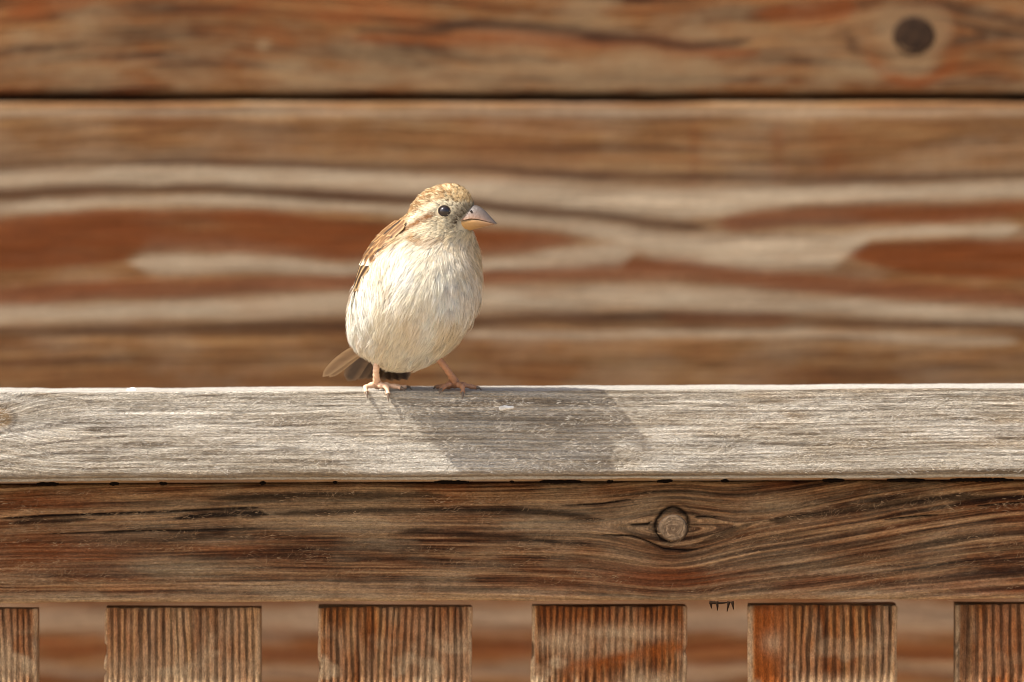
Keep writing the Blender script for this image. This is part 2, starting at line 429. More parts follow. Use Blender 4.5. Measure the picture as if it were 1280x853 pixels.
def wall_mask_low(u, v, L, A, B):
    dark = np.zeros_like(u); rust = np.zeros_like(u); pale = np.zeros_like(u)
    vv = v + (fbm(u / 110, v / 30, 23) - .5) * 26
    for v0, h, a in ((812, 11, .7), (868, 14, .6), (930, 12, .6)):
        rust = np.maximum(rust, a * band(u, vv, [(-900, v0 - 12, h), (300, v0, h), (900, v0 + 4, h), (2200, v0 - 10, h)], 1, .8))
    for v0, h, a in ((775, 16, .8), (840, 9, .55), (902, 12, .6)):
        pale = np.maximum(pale, a * band(u, vv, [(-900, v0 - 6, h), (300, v0, h), (900, v0 - 2, h), (2200, v0 - 10, h)], 1, .8))
    rust = np.maximum(rust, .4); pale = pale * .6
    rust = np.maximum(rust, .6 * np.exp(-((u - 1150) / 60) ** 2 - ((v - 768) / 12) ** 2))
    rust = np.maximum(rust, .6 * np.exp(-((u - 75) / 60) ** 2 - ((v - 815) / 14) ** 2))
    rust = np.maximum(rust, .5 * np.exp(-((u - 350) / 60) ** 2 - ((v - 790) / 14) ** 2))
    return np.stack([dark, rust, pale], -1)

for z0, z1, k in plank_rows():
    fine = k in (-1, 0, 1)
    gap = 8.5 * SW
    a0, a1 = max(z0 + gap, .004), z1 - gap * .1
    pf = rounded_profile(WY, WY + .022, a0, a1, 170 if fine else 24, 3, .0025, .0025, nr=4)
    xs = np.concatenate([np.linspace(-2.6, -.42, 40), np.linspace(-.41, .41, 520 if fine else 60), np.linspace(.42, 2.6, 40)])
    if k == 0:
        gf = lambda pu, pv, l, a: (l, pv + 8 * np.sin(pu / 190.0)); mk = wall_mask_main; mt = M_wall
    elif k == 1:
        def gf(pu, pv, l, a):
            v = pv - (pu - 300) * .03 * (pu > 300) + 10 * np.sin(pu / 150.0)
            return l, v + knot_shift(pu, pv, 1142, 45, 34, 70, 40)
        mk = wall_mask_top; mt = M_wall_b
    elif k == -1: gf = lambda pu, pv, l, a: (l, pv + 10 * np.sin(pu / 140.0)); mk = wall_mask_low; mt = M_wall
    else:
        gf = (lambda kk: lambda pu, pv, l, a: (l, pv + 12 * np.sin(pu / 210.0 + kk)))(k); mk = None; mt = M_wall if k % 2 else M_wall_b
    dp = (lambda kk: lambda pu, pv, L, A, B: (fbm(pu / 160, pv / 30, 50 + kk, 3) - .5) * .0012)(k)
    po = sweep('plank', pf, xs, False, mt, None, dp, gf, mk, seed=k + 3)
    po.location = (0, 0, 0); po.parent = wall; po.matrix_parent_inverse = wall.matrix_world.inverted()
    po.matrix_parent_inverse[1][3] = -WY
    if k == 1: top_plank = po
bk = rounded_profile(WY + .024, WY + .04, 0.0, plank_rows()[-1][1], 2, 2, .001, .001, nr=1)
bo = sweep('backing', bk, np.linspace(-2.6, 2.6, 3), False, M_dark, wall, None, lambda pu, pv, l, a: (l, a))
bo.matrix_parent_inverse[1][3] = -WY

def disc(name, c, rx, rz, mat, parent, dome=.0006, thick=.002, seed=0, wob=.06, back=.004):
    """knot: an uneven, slightly domed disc facing the camera side (-y)"""
    nr, na = 10, 40
    V = []; T = []
    for i in range(nr + 1):
        r = i / nr
        for j in range(na):
            a = 2 * math.pi * j / na
            w = 1 + wob * math.sin(2 * a + seed) + wob * .6 * math.sin(3 * a + 2 * seed)
            y = -thick - dome * (1 - r * r) + (back if i == nr else 0) + .0002 * math.sin(9 * r * 3 + seed)
            V.append((c[0] + rx * r * w * math.cos(a), c[1] + y, c[2] + rz * r * w * math.sin(a)))
    V = np.array(V); idx = np.arange((nr + 1) * na).reshape(nr + 1, na); j2 = np.roll(idx, -1, 1)
    q = np.stack([idx[:-1], j2[:-1], j2[1:], idx[1:]], -1).reshape(-1, 4)
    rad = np.hypot((V[:, 0] - c[0]) / rx, (V[:, 2] - c[2]) / rz)
    ux, uz = (V[:, 0] - c[0]) / S, (V[:, 2] - c[2]) / S
    gr = np.stack([ux * .8 + uz * .3, rad * 9 + 7 * fbm(ux / 9 + 40, uz / 9 + 40, 7), np.full(len(V), seed * 11.)], -1)
    th = np.arctan2(uz, ux); ck = np.zeros_like(th)
    for t0 in (.4, 1.9, 3.6, 5.1): ck = np.maximum(ck, np.exp(-((np.angle(np.exp(1j * (th - t0))) * rad * 18) / 1.6) ** 2) * smooth(.15, .4, rad))
    mk = np.stack([np.maximum(np.maximum(smooth(.78, 1., rad) * .8, ck * .4), .35 * smooth(.5, .7, fbm(ux / 6 + 9, uz / 8 + 9, 8))), rad * 0, rad * 0], -1)
    return mesh_np(name, V, q, mat, parent, {'grain': ('FLOAT_VECTOR', gr), 'mask': ('FLOAT_COLOR', mk)})
M_knot_w = wood('dark_knot_timber', srgb(34, 22, 13), srgb(56, 38, 24), srgb(78, 54, 34), srgb(36, 20, 10), srgb(46, 34, 24), srgb(14, 9, 6), gb=.3, gf=.7, bump=.4, patch=.2, streak=.3)
kc = W(1142, 45, WY)
ko = disc('knot', kc, 28.5 * SW, 27.5 * SW, M_knot_w, top_plank, seed=1, thick=.0003, back=.004, wob=.02, dome=.0004)

# ================================================================== FENCE
M_cap = wood('silvery_weathered_timber', srgb(150, 135, 114), srgb(190, 177, 157), srgb(216, 206, 188), srgb(150, 122, 86), srgb(226, 218, 203), srgb(78, 62, 46),
             gb=.16, gf=.60, lb=.0045, lf=.018, contrast=(.30, .5, .70), bump=1.0, patch=.3, streak=.2, fibre=2.2, wobble=3.0, lines=.4, line_f=.24, line_l=.0022, grit_k=1.4, ridge=.13)
M_low = wood('brown_grained_timber', srgb(66, 40, 23), srgb(126, 84, 52), srgb(180, 138, 96), srgb(144, 74, 33), srgb(188, 162, 126), srgb(22, 13, 8),
             gb=.21, gf=.55, lb=.0036, lf=.010, contrast=(.37, .49, .63), bump=1.0, patch=.4, streak=.5, fibre=.8, wobble=7.0, lines=.55, line_f=.30, grit_k=1.5)
M_slat = wood('orange_ridged_timber', srgb(112, 61, 26), srgb(162, 99, 50), srgb(188, 134, 80), srgb(150, 76, 24), srgb(196, 168, 130), srgb(30, 16, 7),
              gb=.12, gf=.45, lb=.004, lf=.012, contrast=(.34, .5, .66), bump=.9, patch=.5, streak=.5, fibre=.8, grit_k=1.6)
fence = empty('wooden_fence', (0, 0.026, 0))
tag(fence, 'weathered wooden fence with silvery cap rail, brown rail and upright ridged slats', 'fence')
def keep(o, parent):
    o.parent = parent
    w = np.zeros(3); p = parent
    while p is not None: w += np.array(p.location); p = p.parent
    o.matrix_parent_inverse[0][3], o.matrix_parent_inverse[1][3], o.matrix_parent_inverse[2][3] = -w
    return o
CAP_SLOPE, LOW_SLOPE = .0047, .0042
zc0 = ZP(600, 0.0)
cap_prof = rounded_profile(0, .046, zc0, 1.0, 74, 22, .0007, .0042, nr=7)
xs_f = np.concatenate([np.linspace(-1.15, -.245, 40), np.linspace(-.24, .24, 640), np.linspace(.245, 1.15, 40)])
def cap_g(pu, pv, l, a):
    v = -a
    k = knot_shift(pu, pv, -14, 524, 26, 62, 46)
    return l, v * 1.0 - k + (fbm(pu / 300, pv / 90, 61) - .5) * 10
def cap_disp(pu, pv, L, A, B):
    d = (fbm(pu / 90, pv / 14, 62, 3) - .5) * .0009
    gg = pv + knot_shift(pu, pv, -14, 524, 26, 62, 46)
    d = d + (fbm(pu / 60, gg / 3.2, 64, 2) - .5) * .0005
    d = d + (fbm(pu / 5, pv / 5, 65, 2) - .5) * .00028
    return d * smooth(-1e-4, .0015, np.minimum(np.abs(A - .046), 1)) 
def cap_mask(u, v, L, A, B):
    fr = (A < .003)
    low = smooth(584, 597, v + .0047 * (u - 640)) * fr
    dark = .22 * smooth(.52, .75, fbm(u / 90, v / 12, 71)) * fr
    rust = low * .75  # brownish lower edge, partly painted shade of its downward turn
    kd = np.hypot((u + 8) / 26, (v - 524) / 17)
    rust = np.maximum(rust, .9 * (1 - smooth(.75, 1.05, kd)) * fr)
    dark = np.maximum(dark, .6 * np.exp(-((kd - 1.05) / .12) ** 2) * fr)
    gg = v + knot_shift(u, v, -14, 524, 26, 62, 46)
    ln = smooth(.52, .68, vnoise(u / 200, gg / 3.4, 72)) * np.exp(-((u - 95) / 80) ** 2) * np.exp(-((v - 545) / 26) ** 2)
    dark = np.maximum(dark, .85 * ln * fr)
    rust = np.maximum(rust, .45 * smooth(.5, .7, fbm(u / 140, v / 30, 73)) * smooth(700, 1000, u) * fr)
    rust = np.maximum(rust, .4 * np.exp(-((u - 610) / 70) ** 2 - ((v - 503) / 10) ** 2))
    pale = .5 * smooth(.5, .7, fbm(u / 120, v / 20, 75)) * (1 - low)
    pale = np.where(A > .0012, .95, pale)  # top face paler: sunlit brightness painted into the colour
    return np.stack([dark, rust, pale], -1)
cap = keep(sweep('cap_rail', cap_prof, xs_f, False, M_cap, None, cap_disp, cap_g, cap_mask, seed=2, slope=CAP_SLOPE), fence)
tag(cap, 'silvery sunlit cap rail with fuzzy raised grain')

LY = .020
zl0, zl1 = ZP(751.5, LY), ZP(600, 0.0) - .0026
low_prof = rounded_profile(LY, LY + .015, zl0, zl1, 104, 4, .0016, .003, nr=6)
XK, YK = 840, 656
def low_v(u, v):
    s = smooth(840, 1320, u) * 58 * (1 - smooth(610, 770, v) * .62)           # lines climb to the right of the knot
    s2 = smooth(840, 0, u) * 0 + np.clip((320 - u) / 320, 0, 1.4) * -12
    vv = v + s + s2 * (1 - smooth(640, 720, v) * .8)
    vv = vv - 8 * np.exp(-((u - 840) / 170) ** 2) * smooth(660, 720, v)
    return vv + knot_shift(u, v, XK, YK, 23, 62, 55)
def low_g(pu, pv, l, a): return l, np.where(np.abs(pv - 680) < 90, low_v(pu, pv), -a)
KR = lambda u, v: np.hypot(u - XK, (v - YK)) + 3.0 * (fbm(u / 14, v / 14, 87) - .5) + 1.2 * np.sin(2 * np.arctan2(v - YK, u - XK) + .6)
def low_disp(pu, pv, L, A, B):
    vv = low_v(pu, pv)
    d = (fbm(pu / 140, vv / 9, 81, 3) - .5) * .0011 + (fbm(pu / 30, vv / 4, 82, 2) - .5) * .0004
    r = KR(pu, pv)
    d = d + .0004 * np.exp(-((r - 33) / 8) ** 2)
    d = d - .0022 * np.exp(-((r - 21) / 2.6) ** 2)
    # drying cracks
    for pts in CRACKS: d = d - .0012 * band(pu, pv, pts, 1.0, .6)
    return d * (A < LY + .012)
CRACKS = [[(-10, 649, 1.2), (60, 645, 1.6), (120, 643, 1.4), (200, 640, 1.0), (330, 634, 1.3)],
          [(690, 633, .8), (750, 630, 1.3), (800, 623, .9)], [(785, 656.5, .8), (810, 655, 1.4), (818, 648, 1.2)],
          [(866, 646, 1.4), (885, 646, 1.0), (900, 646, .7)], [(1100, 650, .8), (1140, 646, 1.2), (1180, 643, .8)],
          [(740, 668, .8), (790, 670, 1.2), (806, 675, 1.2), (830, 686, 1.6), (860, 688, 1.6), (885, 684, 1)],
          [(40, 668, .6), (160, 664, 1.0), (300, 662, .7)], [(1215, 633, .8), (1290, 627, 1.2)]]
def low_mask(u, v, L, A, B):
    vv = low_v(u, v)
    dark = np.zeros_like(u); rust = np.zeros_like(u); pale = np.zeros_like(u)
    for pts in CRACKS: dark = np.maximum(dark, band(u, v, pts, 1.1, .7))
    w = v + (fbm(u / 25, v / 6, 91) - .5) * 6
    for pts, a in (([(205, 648, 1), (240, 646, 4), (290, 643, 6), (320, 643, 5), (345, 645, 1)], .95), ([(5, 653, 1), (30, 652, 5), (75, 651, 4), (125, 650, 1)], .8),
                   ([(255, 625, 1), (300, 622, 5), (380, 620, 4), (450, 619, 4), (560, 618, 3)], .75), ([(330, 643, 1), (400, 640, 4), (520, 637, 3), (640, 637, 4), (760, 650, 3)], .7),
                   ([(480, 668, 1), (520, 666, 4), (590, 669, 4), (650, 674, 3), (760, 684, 1)], .7), ([(440, 690, 1), (540, 690, 3), (610, 691, 1)], .5),
                   ([(950, 653, 3), (1040, 640, 5), (1110, 630, 6), (1180, 623, 5), (1300, 621, 4)], .8), ([(870, 680, 1), (900, 668, 4), (950, 653, 3)], .7),
                   ([(10, 678, 1), (130, 676, 3), (200, 676, 3), (290, 670, 2)], .6), ([(40, 722, 1), (180, 719, 3), (320, 716, 2)], .45),
                   ([(110, 668, 1), (180, 663, 3), (250, 664, 4), (330, 660, 3)], .6)):
        dark = np.maximum(dark, a * band(u, w, pts, 1.0, .8))
    # regular latewood lines: under the knot and on the right
    ph = vv + (fbm(u / 150, vv / 30, 92) - .5) * 10
    rw = smooth(.50, .66, .5 + .5 * np.sin(ph * 2 * np.pi / 11.5 + 2.2 * fbm(u / 300, vv / 18, 93)))
    wt = smooth(640, 1000, u) * smooth(655, 680, v) * (1 - smooth(735, 745, v)) + .35 * smooth(650, 670, v) * (1 - smooth(730, 742, v))
    dark = np.maximum(dark, .58 * rw * np.clip(wt, 0, 1) * (.55 + .6 * fbm(u / 90, vv / 6, 94)))
    r = KR(u, v)
    dark = np.maximum(dark, np.exp(-((r - 21) / 2.3) ** 2))
    dark = np.maximum(dark, .55 * np.exp(-((r - 29) / 1.3) ** 2) * fbm(u / 9, v / 9, 95))
    rust = np.maximum(rust, .8 * np.exp(-((u - 830) / 100) ** 2 - ((v - 722) / 13) ** 2))
    rust = np.maximum(rust, .55 * np.exp(-((u - 70) / 110) ** 2 - ((v - 690) / 24) ** 2))
    rust = np.maximum(rust, .5 * np.exp(-((u - 60) / 70) ** 2 - ((v - 628) / 10) ** 2))
    rust = np.maximum(rust, .5 * smooth(900, 1000, u) * smooth(708, 725, v) * fbm(u / 70, vv / 8, 96))
    rust = np.maximum(rust, .6 * smooth(1150, 1230, u) * np.exp(-((v - 738) / 7) ** 2))
    for xs, ys, wx, wy, a in ((455, 655, 90, 10, .65), (660, 655, 45, 12, .6), (230, 712, 90, 12, .65), (260, 676, 60, 6, .4), (960, 632, 50, 14, .55), (800, 648, 50, 20, .4), (650, 740, 80, 6, .5), (330, 735, 100, 8, .5), (1050, 742, 100, 5, .6), (1080, 713, 60, 5, .5), (520, 640, 120, 6, .3)):
        pale = np.maximum(pale, a * np.exp(-((u - xs) / wx) ** 2 - ((v - ys) / wy) ** 2))
    pale = np.maximum(pale, .5 * smooth(738, 748, v))
    pale = pale * (.5 + .9 * fbm(u / 14, v / 5, 97))
    fr = (A < LY + .006)
    return np.stack([dark * fr, rust * fr, pale * fr], -1)
low = keep(sweep('lower_rail', low_prof, xs_f, False, M_low, None, low_disp, low_g, low_mask, seed=5, slope=LOW_SLOPE), fence)
tag(low, 'brown shaded rail with a ringed knot and wavy grain')
M_knot = wood('grey_knot_timber', srgb(74, 56, 41), srgb(104, 83, 62), srgb(124, 102, 78), srgb(96, 70, 48), srgb(150, 132, 108), srgb(40, 28, 20), gb=.3, gf=.6, bump=.5, patch=.3, streak=.3)
kc = W(XK - .5, YK, LY); kc[2] += 0
kn = keep(disc('knot', kc, 18.3 * S, 17.6 * S, M_knot, None, seed=2, thick=.0001, back=.003, dome=.0003, wob=.03), low)

# upright slats
SY = .0265
edges = [(130, 325), (397, 589), (665, 858), (937, 1122), (1196, 1388), (-150, 45)]
for i in range(1, 4): edges += [(1196 + 267 * i, 1388 + 267 * i), (-150 - 267 * i, 45 - 267 * i)]
def slat_funcs(i, x0, x1):
    sp = [9.2, 8.6, 8.2, 9.6, 10.8, 7.4][i] if i < 6 else 9.0
    seed = 200 + i * 11
    def ridge(u, v):
        uu = u - x0 + (fbm(v / 140 + 3, u / 60, seed) - .5) * 9 + (v - 757) * (-.015 + .03 * ((i * 7) % 5) / 5)
        x = .5 + .5 * np.sin(uu * 2 * np.pi / sp + 9.0 * fbm(uu / 34, v / 300, seed + 1))
        return np.clip(x + (fbm(uu / 7, v / 45, seed + 9, 3) - .5) * .9, 0, 1)
    def disp(u, v, L, A, B):
        d = ridge(u, v) * .00055 + (fbm(u / 12, v / 40, seed + 2, 3) - .5) * .0006
        ed = np.minimum(u - x0, x1 - u)
        d = d - .0016 * smooth(.55, .75, fbm(u / 8, v / 16, seed + 12)) * (1 - smooth(2, 7, ed))
        return d * (A < SY + .004)
    def mask(u, v, L, A, B):
        inn = smooth(2, 8, u - x0) * smooth(2, 8, x1 - u) * (A < SY + .003)
        pt = fbm(u / 45, v / 30, seed + 3)
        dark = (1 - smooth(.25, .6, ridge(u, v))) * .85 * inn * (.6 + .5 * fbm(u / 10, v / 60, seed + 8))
        rust = .35 * smooth(.4, .6, fbm(u / 60, v / 70, seed + 4))
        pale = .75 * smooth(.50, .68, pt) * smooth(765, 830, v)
        if i == 0: pale = np.maximum(pale, .6 * smooth(785, 850, v)); rust *= .5; pale = np.maximum(pale, .22)
        if i == 1: pale = np.maximum(pale, .35 * smooth(790, 830, v) * (u > 450))
        if i == 2:
            orange = np.exp(-((v - (838 - (u - 700) * .2)) / 11) ** 2) * smooth(690, 720, u)
            pale = np.maximum(pale, .8 * np.exp(-((u - 705) / 40) ** 2 - ((v - 803) / 17) ** 2))
            pale = np.maximum(pale, .7 * np.exp(-((u - 780) / 80) ** 2 - ((v - 790) / 12) ** 2))
            pale = np.maximum(pale, .8 * np.exp(-((u - 820) / 50) ** 2 - ((v - 852) / 12) ** 2))
            pale = pale * (1 - orange); rust = np.maximum(rust, .75 * orange * (.4 + .9 * fbm(u / 9, v / 9, 231)))
            dark = dark * (1 - .7 * np.maximum(pale, orange))
        if i == 3:
            rust = np.maximum(rust, .9 * (1 - smooth(960, 1010, u)) * inn); dark = dark * smooth(945, 1000, u)
            pale = np.maximum(pale * .6, .6 * np.exp(-((u - 966) / 13) ** 2 - ((v - 803) / 14) ** 2))
            pale = np.maximum(pale, .6 * smooth(835, 855, v) * smooth(980, 1010, u))
        if i == 4:
            dark = np.maximum(dark, .55 * (1 - smooth(1212, 1220, u))); rust = np.maximum(rust, .5 * smooth(1215, 1225, u)); pale = pale * .3
        pale = np.maximum(pale, .7 * (1 - smooth(2, 6, u - x0))); pale = np.maximum(pale, .5 * (1 - smooth(2, 6, x1 - u)))
        pale = pale * (.55 + .8 * fbm(u / 6, v / 10, seed + 6))
        dark = dark * (1 - .55 * pale)
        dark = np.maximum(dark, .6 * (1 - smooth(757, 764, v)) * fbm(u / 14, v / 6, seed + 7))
        return np.stack([dark, rust, pale], -1)
    return disp, mask
SLAT_Z0 = .06
for i, (x0, x1) in enumerate(edges):
    seen = i < 6
    zt = ZP(756.5, SY) + XP((x0 + x1) / 2, SY) * LOW_SLOPE
    pr = rounded_profile(SY, SY + .014, XP(x0, SY), XP(x1, SY), 150 if seen else 40, 2, .0011, .0011, nr=4)
    s = np.concatenate([np.linspace(SLAT_Z0, zt - .06, 24), np.linspace(zt - .058, zt - .0015, 52), [zt - .0007, zt - .0003, zt]]) if seen else np.linspace(SLAT_Z0, zt, 20)
    dp, mk = slat_funcs(i, x0, x1)
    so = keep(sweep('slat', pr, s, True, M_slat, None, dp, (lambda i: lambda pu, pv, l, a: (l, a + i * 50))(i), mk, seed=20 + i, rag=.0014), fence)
bp = rounded_profile(LY, LY + .030, .02, .0595, 20, 4, .002, .002, nr=3)
keep(sweep('bottom_rail', bp, np.linspace(-1.15, 1.15, 60), False, M_low, None, None, lambda pu, pv, l, a: (l, a), None, seed=9), fence)
for px in (-1.195, 1.195):
    pp = rounded_profile(.0, .07, px - .035, px + .035, 10, 10, .003, .003, nr=3)
    keep(sweep('post', pp, np.linspace(0, 1.06, 20), True, M_cap, None, None, lambda pu, pv, l, a: (l, a), None, seed=13), fence)

# loose wood fibres raised from the grain
M_fib = vcol_mat('wood_fibre', rough=.7, spec=.2, trans=.25)
def fibres(name, parent, uv, yface, length, tints, tilt, slope, seed, curl=.5, out=.45):
    r = np.random.default_rng(seed); m = len(uv); n = 4
    P0 = np.array([W(u, v + slope * -(u - 640) * 0, yface) for u, v in uv])
    Ln = length * r.uniform(.5, 1.4, m) * S
    ang = tilt + (fbm(uv[:, 0] / 16, uv[:, 1] / 10, seed) - .5) * 3.0 + r.normal(0, .25, m)
    D = np.stack([np.cos(ang), -out * r.uniform(.2, 1.2, m), np.sin(ang)], -1)
    B = np.stack([-np.sin(ang), -.3 * r.random(m), np.cos(ang)], -1) * (r.normal(0, curl, m))[:, None]
    s = np.linspace(0, 1, n)
    P = P0[:, None] + D[:, None] * (Ln[:, None, None] * s[None, :, None]) + B[:, None] * (Ln[:, None, None] * (s ** 2)[None, :, None])
    P[:, :, 1] -= 1e-4
    P[:, :, 1] += (s ** 2)[None] * (Ln * .25)[:, None]
    P[:, :, 1] = np.minimum(P[:, :, 1], yface - 5e-5)
    wd = (np.array([1, .9, .65, .1])[None] * r.uniform(.08, .15, m)[:, None]) * S * 1.3
    sd = np.broadcast_to((np.stack([-np.sin(ang), 0 * ang, np.cos(ang)], -1))[:, None], P.shape)
    c = np.array(tints)[r.integers(0, len(tints), m)] * r.uniform(.8, 1.15, (m, 1))
    T = np.broadcast_to(c[:, None], P.shape)
    return keep(ribbons(name, P, wd, sd, T, M_fib, None), parent)
def scatter(n, x0, x1, y0, y1, s, seed, thr=.45):
    r = np.random.default_rng(seed)
    u = r.uniform(x0, x1, n * 5); v = r.uniform(y0, y1, n * 5)
    d = fbm(u / 40, v / 9, s); k = r.random(n * 5) < smooth(thr, thr + .2, d)
    return np.stack([u[k], v[k]], 1)[:n]
fibres('wood_fibres', cap, scatter(7000, -60, 1340, 494, 586, 301, 31, .38), 0.0, 5.0, [L3(214, 204, 186), L3(196, 182, 158), L3(226, 218, 204)], .25, CAP_SLOPE, 41)
fibres('wood_fibres', low, scatter(4500, -60, 1340, 611, 746, 302, 32, .46), LY, 6.0, [L3(136, 104, 72), L3(118, 88, 58), L3(150, 122, 90)], .5, LOW_SLOPE, 42, .6)

# splinters hanging under the lower rail
M_spl = NT('dark_splinter'); M_spl.p.inputs['Base Color'].default_value = (*srgb(38, 27, 19), 1); M_spl.p.inputs['Roughness'].default_value = 1.0; M_spl.p.inputs['Specular IOR Level'].default_value = 0.0; M_spl = M_spl.m
def tube_mesh(P, r, ns=8, flat=1.0):
    P = np.asarray(P, float); r = np.asarray(r, float); n = len(P)
    T = np.gradient(P, axis=0); T /= np.linalg.norm(T, axis=1, keepdims=True)
    up = np.array([0, 1.0, .12]); V = []
    a = np.linspace(0, 2 * np.pi, ns, endpoint=False)
    for i in range(n):
        s = np.cross(T[i], up); s /= max(np.linalg.norm(s), 1e-6); b = np.cross(s, T[i])
        V.append(P[i] + r[i] * (np.cos(a)[:, None] * s + np.sin(a)[:, None] * b * flat))
    V = np.array(V).reshape(-1, 3); idx = np.arange(n * ns).reshape(n, ns); j2 = np.roll(idx, -1, 1)
    q = np.stack([idx[:-1], j2[:-1], j2[1:], idx[1:]], -1).reshape(-1, 4)
    return V, q, [idx[0][::-1], idx[-1]]
for (u0, v0, pts) in ((886, 750, [(0, 0), (0, 4), (1, 7)]), (893, 750, [(0, 0), (1, 5), (1, 9)]), (908, 750, [(0, 0), (-1, 5), (-2, 10)]), (912, 750, [(0, 0), (1, 4), (2, 8)]), (899, 751.2, [(-15, 0), (0, .6), (14, -.4)])):
    P = [W(u0 + a, v0 - 4 + b * 1.25, LY + .002) for a, b in pts]
    V, q, ex = tube_mesh(P, np.array([2.4, 1.4, .5]) * S, 5)
    keep(mesh_np('splinter', V, q, M_spl, None, extra=ex), low)
# crumbs of dirt caught in the slit under the cap
M_dirt = NT('dark_dirt'); M_dirt.p.inputs['Base Color'].default_value = (*srgb(20, 14, 10), 1); M_dirt.p.inputs['Roughness'].default_value = 1.0; M_dirt.p.inputs['Specular IOR Level'].default_value = 0.0; M_dirt = M_dirt.m
r_ = np.random.default_rng(5)
VV, QQ, EE, off = [], [], [], 0
for u0, hw in [(62, 14), (145, 6), (206, 5), (330, 4), (420, 3), (565, 22), (640, 3), (700, 26), (762, 4), (830, 10), (905, 5), (1040, 14), (1130, 24), (1225, 40)]:
    n = max(3, int(hw)); ss = np.linspace(-1, 1, n)
    zt = (zl1 + zc0) / 2
    P = np.stack([XP(u0, .02) + ss * hw * S, np.full(n, .033), zt + XP(u0, .02) * .0045 + r_.normal(0, .0001, n)], -1)
    V, q, ex = tube_mesh(P, .0009 * (1 - .5 * ss ** 4) * r_.uniform(.75, 1.1, n), 6)
    VV.append(V); QQ.append(q + off); EE += [e + off for e in ex]; off += len(V)
tag(keep(mesh_np('dirt', np.concatenate(VV), np.concatenate(QQ), M_dirt, None, extra=EE), low), kind='stuff')

# small marks on the cap rail
M_white = NT('dried_dropping'); nz = M_white.noise(M_white.n('ShaderNodeTexCoord').outputs['Object'], 900, 3)
M_white.t.links.new(M_white.ramp(nz, [(.3, srgb(190, 184, 172)), (.6, srgb(232, 228, 218))]), M_white.p.inputs['Base Color']); M_white.p.inputs['Roughness'].default_value = .8
M_white = M_white.m
def splat(name, c, rx, rz, seed, label, cat, flat_on='y', h=.0008):
    nr, na = 5, 22; V = []
    for i in range(nr + 1):
        for j in range(na):
            a = 2 * math.pi * j / na; w = 1 + .22 * math.sin(2 * a + seed) + .16 * math.sin(3 * a + seed * 2) + .1 * math.sin(5 * a)
            r = i / nr; hh = h * (1 - r ** 2) * (1 + .3 * math.sin(7 * a + 5 * r)) - (.0009 if i == nr else .0001)
            if flat_on == 'y': V.append((rx * r * w * math.cos(a), -hh, rz * r * w * math.sin(a)))
            else: V.append((rx * r * w * math.cos(a), rz * r * w * math.sin(a), hh))
    idx = np.arange((nr + 1) * na).reshape(nr + 1, na); j2 = np.roll(idx, -1, 1)
    q = np.stack([idx[:-1], j2[:-1], j2[1:], idx[1:]], -1).reshape(-1, 4)
    return tag(mesh_np(name, np.array(V), q, M_white, None, loc=c), label, cat)
splat('bird_dropping', W(632, 510, -.0002), 9 * S, 4 * S, 1.0, 'small white dried dropping on the cap rail face below the sparrow', 'dropping')
splat('crumb', (XP(165, .02), .022, 1.0 + XP(165, .02) * CAP_SLOPE + .0002), 6 * S, 6 * S, 2.0, 'tiny pale crumb lying on the sunlit top of the cap rail', 'crumb', 'z', .0008)

# ================================================================== SPARROW
def unit(v):
    v = np.asarray(v, float); return v / np.maximum(np.linalg.norm(v, axis=-1, keepdims=True), 1e-9)
def frame(f):
    f = unit(f); l = unit(np.cross((0, 0, 1.0), f)); return np.stack([f, l, np.cross(f, l)])
FB = frame((0.36, -0.60, 0.72))                 # body axis, towards the head
FH = frame((0.90, -0.40, -0.05))                # where the head looks
TAIL = unit(np.array([-0.46, 0.80, -0.30]))
HC = np.array([40.0, -37.0, 211.1])
BODY = [((3.0, 6, 98.9), (83.0, 71.5, 66.5), FB), ((15.3, -22, 128.4), (75.9, 72.1, 75.9), FB), ((30.8, -9, 164.0), (54.5, 53, 54.5), FB),
        (tuple(HC), (35, 32, 36.1), FH), (tuple(HC + FH[0] * 20 + FH[2] * 10.9), (23.3, 11, 28.9), FH), ((-34, 46, 70), (46, 34, 28), frame(-TAIL))]
def sdf(p, k=8.0):
    s = 0
    for c, Rr, F in BODY:
        q = (p - np.array(c)) @ F.T; Rr = np.array(Rr)
        k0 = np.linalg.norm(q / Rr, axis=-1); k1 = np.linalg.norm(q / (Rr * Rr), axis=-1)
        s = s + np.exp(-np.clip(k0 * (k0 - 1) / np.maximum(k1, 1e-9), -80, 300) / k)
    return -k * np.log(np.maximum(s, 1e-30))
def grad(p):
    e = .5; g = np.zeros_like(p)
    for i in range(3):
        d = np.zeros(3); d[i] = e
        g[..., i] = sdf(p + d) - sdf(p - d)
    return unit(g)
def project(p, h=0.0, n=6):
    for _ in range(n): p = p - grad(p) * (sdf(p) - h)[..., None] * .9
    return p
bird = empty('sparrow', tuple(W(510, 482, 0.0)))
B0 = np.array(W(510, 482, 0.0)); B0[2] = 1.0 + B0[0] * CAP_SLOPE; B0[2] += 5.5 * S; B0[1] -= 13 * S; bird.location = B0
tag(bird, 'small pale brown and cream sparrow perched on the cap rail looking sideways', 'bird')

# --- body: one continuous surface
bm = bmesh.new(); bmesh.ops.create_icosphere(bm, subdivisions=6, radius=1.0)
D = np.array([v.co[:] for v in bm.verts]); TR = np.array([[v.index for v in f.verts] for f in bm.faces]); bm.free()
C0 = np.array([12.0, -8, 118]); lo = np.full(len(D), 5.0); hi = np.full(len(D), 190.0)
for rr in np.arange(186, 20, -3.0):
    ins = sdf(C0 + D * rr) < 0; upd = ins & (hi > 189)
    lo[upd] = rr; hi[upd] = rr + 3
for _ in range(12):
    mid = (lo + hi) / 2; ins = sdf(C0 + D * mid[:, None]) < 0
    lo = np.where(ins, mid, lo); hi = np.where(ins, hi, mid)
BV = C0 + D * lo[:, None]

